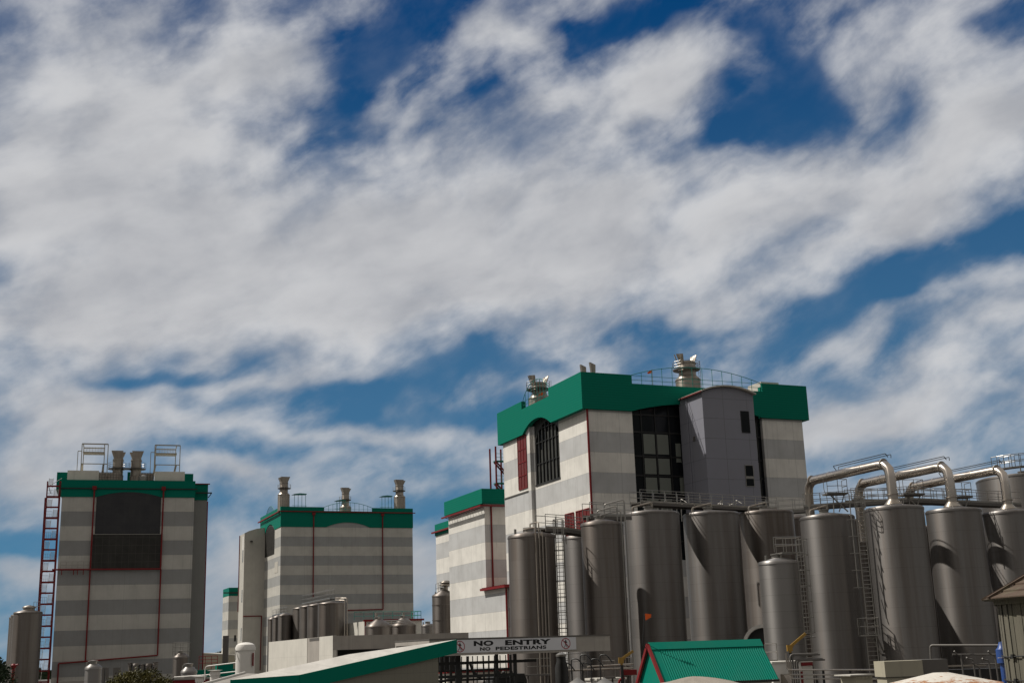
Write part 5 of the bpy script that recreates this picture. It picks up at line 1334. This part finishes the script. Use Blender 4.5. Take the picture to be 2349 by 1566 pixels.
# ------------------------------------------------------------------ long canopy building in front of the tank rows
q = at(764, 1457.5, 120); CB = thing('loading_canopy', 'long low pale loading building with a dark opening below its fascia', 'building', (q.x, q.y, 0), YB)
zt = q.z; xr = on(1010, 1463, q, YB)[0]; zf = on(830, 1488, q, YB)[1]
MB().box(0, 0, zf, xr + 3, .3, zt).build('fascia', M['beam'], CB)
MB().box(.0, .301, zt - .3, xr + 3, 9.5, zt - .02).build('roof', M['galvdark'], CB)
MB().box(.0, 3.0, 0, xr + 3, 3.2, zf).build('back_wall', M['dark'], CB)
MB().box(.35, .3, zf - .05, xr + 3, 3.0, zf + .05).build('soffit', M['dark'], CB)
for x in (.15, 8.0): MB().box(x, .05, 0, x + .3, .3, zf).build('column', M['beam'], CB)
ys = [on(px, py, q, YB + math.pi / 2) for px, py in ((733, 1461), (705, 1466), (617, 1478))]
print('canopy side', ys, zt)
MB().box(-.02, .02, 0, .34, ys[0][0], zt + .03).build('side_wall', M['creamlit'], CB)
MB().box(.02, ys[0][0], 0, .34, ys[1][0], zt + .02).build('shaded_return', M['beam'], CB)  # darker paint stands in for shade on a front-facing return
MB().box(-.02, ys[1][0], 0, .34, ys[2][0], zt + .03).build('side_wall', M['creamlit'], CB)
MB().box(.341, ys[2][0] - .4, 0, 6, ys[2][0], zt - .1).build('end_wall', M['beam'], CB)
# white building with green railings right of it
q = at(836, 1424, 205); o = thing('low_building', 'low white building with red gutter and green roof railing beside the wide striped one', 'building', (q.x, q.y, 0), YB)
xr = on(968, 1419, q, YB)[0]; MB().box(0, 0, 0, xr, 12, q.z).build('wall', M['creamlit'], o)
g = MB(); g.box(-.2, -.3, q.z - .05, xr + .3, -.05, q.z + .25); g.tube((.1, -.2, q.z), (.1, -.2, q.z - 3), .14, 6); g.build('gutter', M['red'], o)
MB().rail([(-1.5, .8, q.z + .2), (xr + .1, .8, q.z + .2), (xr + .1, 6, q.z + .2)], 1.3, 1.6, .045, (1, .5)).build('roof_rail', M['greenrail'], o)
for i, px in enumerate((864, 926)):
    a = at(px, 1436, 186); b_ = at(px, 1405, 186); o = thing('vent_pipe', ['upright vent pipe over the left cone roofed tank', 'upright vent pipe over the right cone roofed tank'][i], 'pipe', (a.x, a.y, 0), 0)
    MB().tube((0, 0, a.z), (0, 0, b_.z), .17, 8).build('pipe', M['stack'], o, True)
a = at(870, 1424, 182); b_ = at(926, 1422, 182)
pipes('pipe bridge and small railing linking the two cone roofed tanks', [[(a.x, a.y, a.z), (b_.x, b_.y, a.z)], [(a.x, a.y, a.z - .3), (b_.x, b_.y, a.z - .3)], [((a.x + b_.x) / 2, a.y - .3, a.z), ((a.x + b_.x) / 2 + .1, a.y - .3, 2)]], .1, 'rail')

# ------------------------------------------------------------------ left foreground and background
q = at(463, 1500.5, 330); o = thing('distant_warehouse', 'distant olive cream warehouse between the two left striped buildings', 'building', (q.x, q.y, 0), 0)
xr = (at(524, 1504, 330) - q).x; MB().prism([(-6, 0, 0), (xr + 10, 0, 0), (xr + 10, 0, q.z - 1.2), (0, 0, q.z + .2), (-6, 0, q.z + .2)], (0, 15, 0)).build('wall', M['olive'], o)
MB().prism([(-6, -.1, q.z + .2), (0, -.1, q.z + .2), (xr + 10, -.1, q.z - 1.2), (xr + 10, -.1, q.z - .9), (0, -.1, q.z + .5), (-6, -.1, q.z + .5)], (0, 15, 0)).build('roof', M['creamplain'], o)
a = at(518, 1457, 250); o = thing('dark_column', 'tall dark column at the left edge of the low striped wing', 'column', (a.x, a.y, 0)); MB().box(-.5, -.3, 0, .5, .5, a.z).build('shaft', M['galvdark'], o)
q = at(468, 1525, 170); o = thing('green_plant', 'dark green equipment housings with pipes left of the white upright tank', 'equipment', (q.x, q.y, 0), YB)
b = MB(); b.box(-1.5, 2, 0, 5.5, 5, q.z - .6); b.box(2.0, 1.5, 0, 4.2, 3, q.z + .1); b.build('housing', M['greenflat'], o)
MB().rail([(-.5, 1.2, q.z - .6), (2, 1.2, q.z - .6)], 1.8, .9, .04, (1, .75, .5)).build('railing', M['red'], o)
a = at(400, 1552, 100); b_ = at(470, 1546, 98); c = at(556, 1530, 96)
pipes('long white pipes running to the white upright tank', [[(a.x, a.y, a.z), (b_.x, b_.y, a.z + .1), (c.x, c.y, a.z + .35)], [(b_.x, b_.y, a.z - .3), (b_.x, b_.y, a.z + .75), (c.x, c.y, a.z + 1.0)]], .045, 'white', bend=.3)
a = at(370, 1560, 110); b_ = at(455, 1553, 110)
o = thing('low_parapet', 'red brown low wall with pale coping in front of the squat tank', 'wall', (a.x, a.y, 0)); MB().box(0, 0, 0, (b_ - a).x + 3, .4, a.z).build('wall', M['red'], o); MB().box(-.1, -.1, a.z, (b_ - a).x + 3, .5, a.z + .16).build('coping', M['concrete'], o)
q = at(250, 1560, 150); o = thing('low_parapet', 'dark low wall with grey rail behind the bush', 'wall', (q.x, q.y, 0)); MB().box(-6, 0, 0, 9, .4, q.z + .1).build('wall', M['concrete'], o)
q = at(31, 1531, 120); o = thing('red_monitor', 'red fire monitor on a post at the far left tank', 'hydrant', (q.x, q.y, 0))
MB().tube((0, 0, 0), (0, 0, q.z), .13, 10).build('post', M['red'], o, True); h = MB(); h.lathe([(.22, q.z), (.28, q.z + .25), (.15, q.z + .4), (0, q.z + .4)], (0, 0, 0), 12); h.tube((0, 0, q.z + .2), (.45, -.1, q.z + .3), .09, 8); h.build('nozzle', M['red'], o, True)
for i, px in enumerate((238, 246, 268)):
    q = at(px, 1530, 140); o = thing('thin_post', ['thin dark post right of the little pale topped tank', 'thin grey post beside a dark post', 'dark narrow cabinet left of the slim tanks'][i], 'post', (q.x, q.y, 0)); MB().box(-.12 - .25 * (i == 2), -.1, 0, .12 + .25 * (i == 2), .3, q.z).build('shaft', M['galvdark'], o)

# ------------------------------------------------------------------ vegetation
def leaves(b, c, rad, n, sz, rnd, squash=.8, fill=.55):
    for _ in range(n):
        while True:
            v = Vector((rnd.uniform(-1, 1), rnd.uniform(-1, 1), rnd.uniform(-1, 1)))
            if fill < v.length < 1.0: break
        v = Vector((v.x * rad, v.y * rad, v.z * rad * squash)) * rnd.uniform(.88, 1.12); p = Vector(c) + v
        a = Vector((rnd.uniform(-1, 1), rnd.uniform(-1, 1), rnd.uniform(-.3, 1))).normalized(); u = a.orthogonal().normalized(); w2 = a.cross(u); s = sz * rnd.uniform(.6, 1.4)
        b.face([p - u * s, p + w2 * s * .5, p + u * s, p - w2 * s * .5])
def shrub(label, q, blobs, leaf, sz, n, cat='bush', name='bush', group=None, mt='leaf', seed=1):
    rnd = random.Random(seed); o = thing(name, label, cat, (q.x, q.y, 0), 0, group); b = MB(); t = MB()
    for (x, y, z, r) in blobs:
        leaves(b, (x, y, z), r, n, sz, rnd); leaves(b, (x, y, z), r * 1.15, n // 6, sz, rnd, .85, .8)
        t.tube((x * .3, y * .3, 0), (x, y, z), .09, 5, .03)
    b.build('crown', M[mt], o, rec=False); t.build('trunk', M['bark'], o); return o
q = at(318, 1527, 60); zt = q.z
shrub('dense green bush in front of the leftmost building', q, [(0, 0, zt - .62, .62), (-.65, .1, zt - .68, .55), (.6, 0, zt - .66, .6), (-1.15, 0, zt - .95, .5), (1.2, .1, zt - .95, .5), (0, -.2, zt - 1.2, .8), (.7, -.2, zt - 1.5, .7), (-.7, -.2, zt - 1.5, .7), (.2, 0, zt - 2.3, 1.0)], 0, .055, 900, seed=4)
q = at(4, 1515, 95); zt = q.z
shrub('dark tree cut by the left edge of the picture', q, [(0, 0, zt - .9, .9), (-.6, 0, zt - .2, .7), (.2, 0, zt - 1.8, 1.0), (-1, 0, zt - 2, 1.2), (-.2, 0, 2.0, 1.2)], 0, .09, 600, 'tree', 'tree', None, 'conifer', 8)
for i, (px, py, r) in enumerate(((482, 1499, 1.6), (497, 1493, 2.6), (507, 1490, 2.8), (517, 1484, 3.2))):
    q = at(px, py, 420); zt = q.z; shrub(['smallest distant tree above the olive warehouse', 'second distant tree above the olive warehouse', 'third distant tree above the olive warehouse', 'tallest distant tree beside the dark column'][i], q,
        [(0, 0, zt - r * .6, r * .5), (.2, 0, zt - r * 1.3, r * .75), (-.3, 0, zt - r * 2.1, r * .95), (.1, 0, zt - r * 3.0, r)], 0, .35, 260, 'tree', 'tree', 'distant trees above the warehouse', 'conifer', 20 + i)
# hedge lines closing the horizon
rnd = random.Random(11)
for i, (x0, x1, y, h) in enumerate(((-330, 60, 640, 9), (60, 420, 620, 10))):
    b = MB()
    for _ in range(5200):
        x = rnd.uniform(x0, x1); z = abs(rnd.gauss(0, .45)) * h * (.75 + .25 * math.sin(x * .11) + .15 * math.sin(x * .37)); p = Vector((x, y + rnd.uniform(-4, 4), z)); s = rnd.uniform(.6, 1.5)
        b.face([p + Vector((-s, rnd.uniform(-.4, .4), 0)), p + Vector((0, 0, s * .8)), p + Vector((s, 0, 0)), p + Vector((0, 0, -s * .8))])
    b.box(x0, y, 0, x1, y + 2, h * .5)
    o = b.build('distant_woodland', M['conifer'], rec=False); o['label'] = ['dark distant woodland on the horizon at the left', 'dark distant woodland on the horizon at the right'][i]; o['category'] = 'woodland'; o['kind'] = 'stuff'
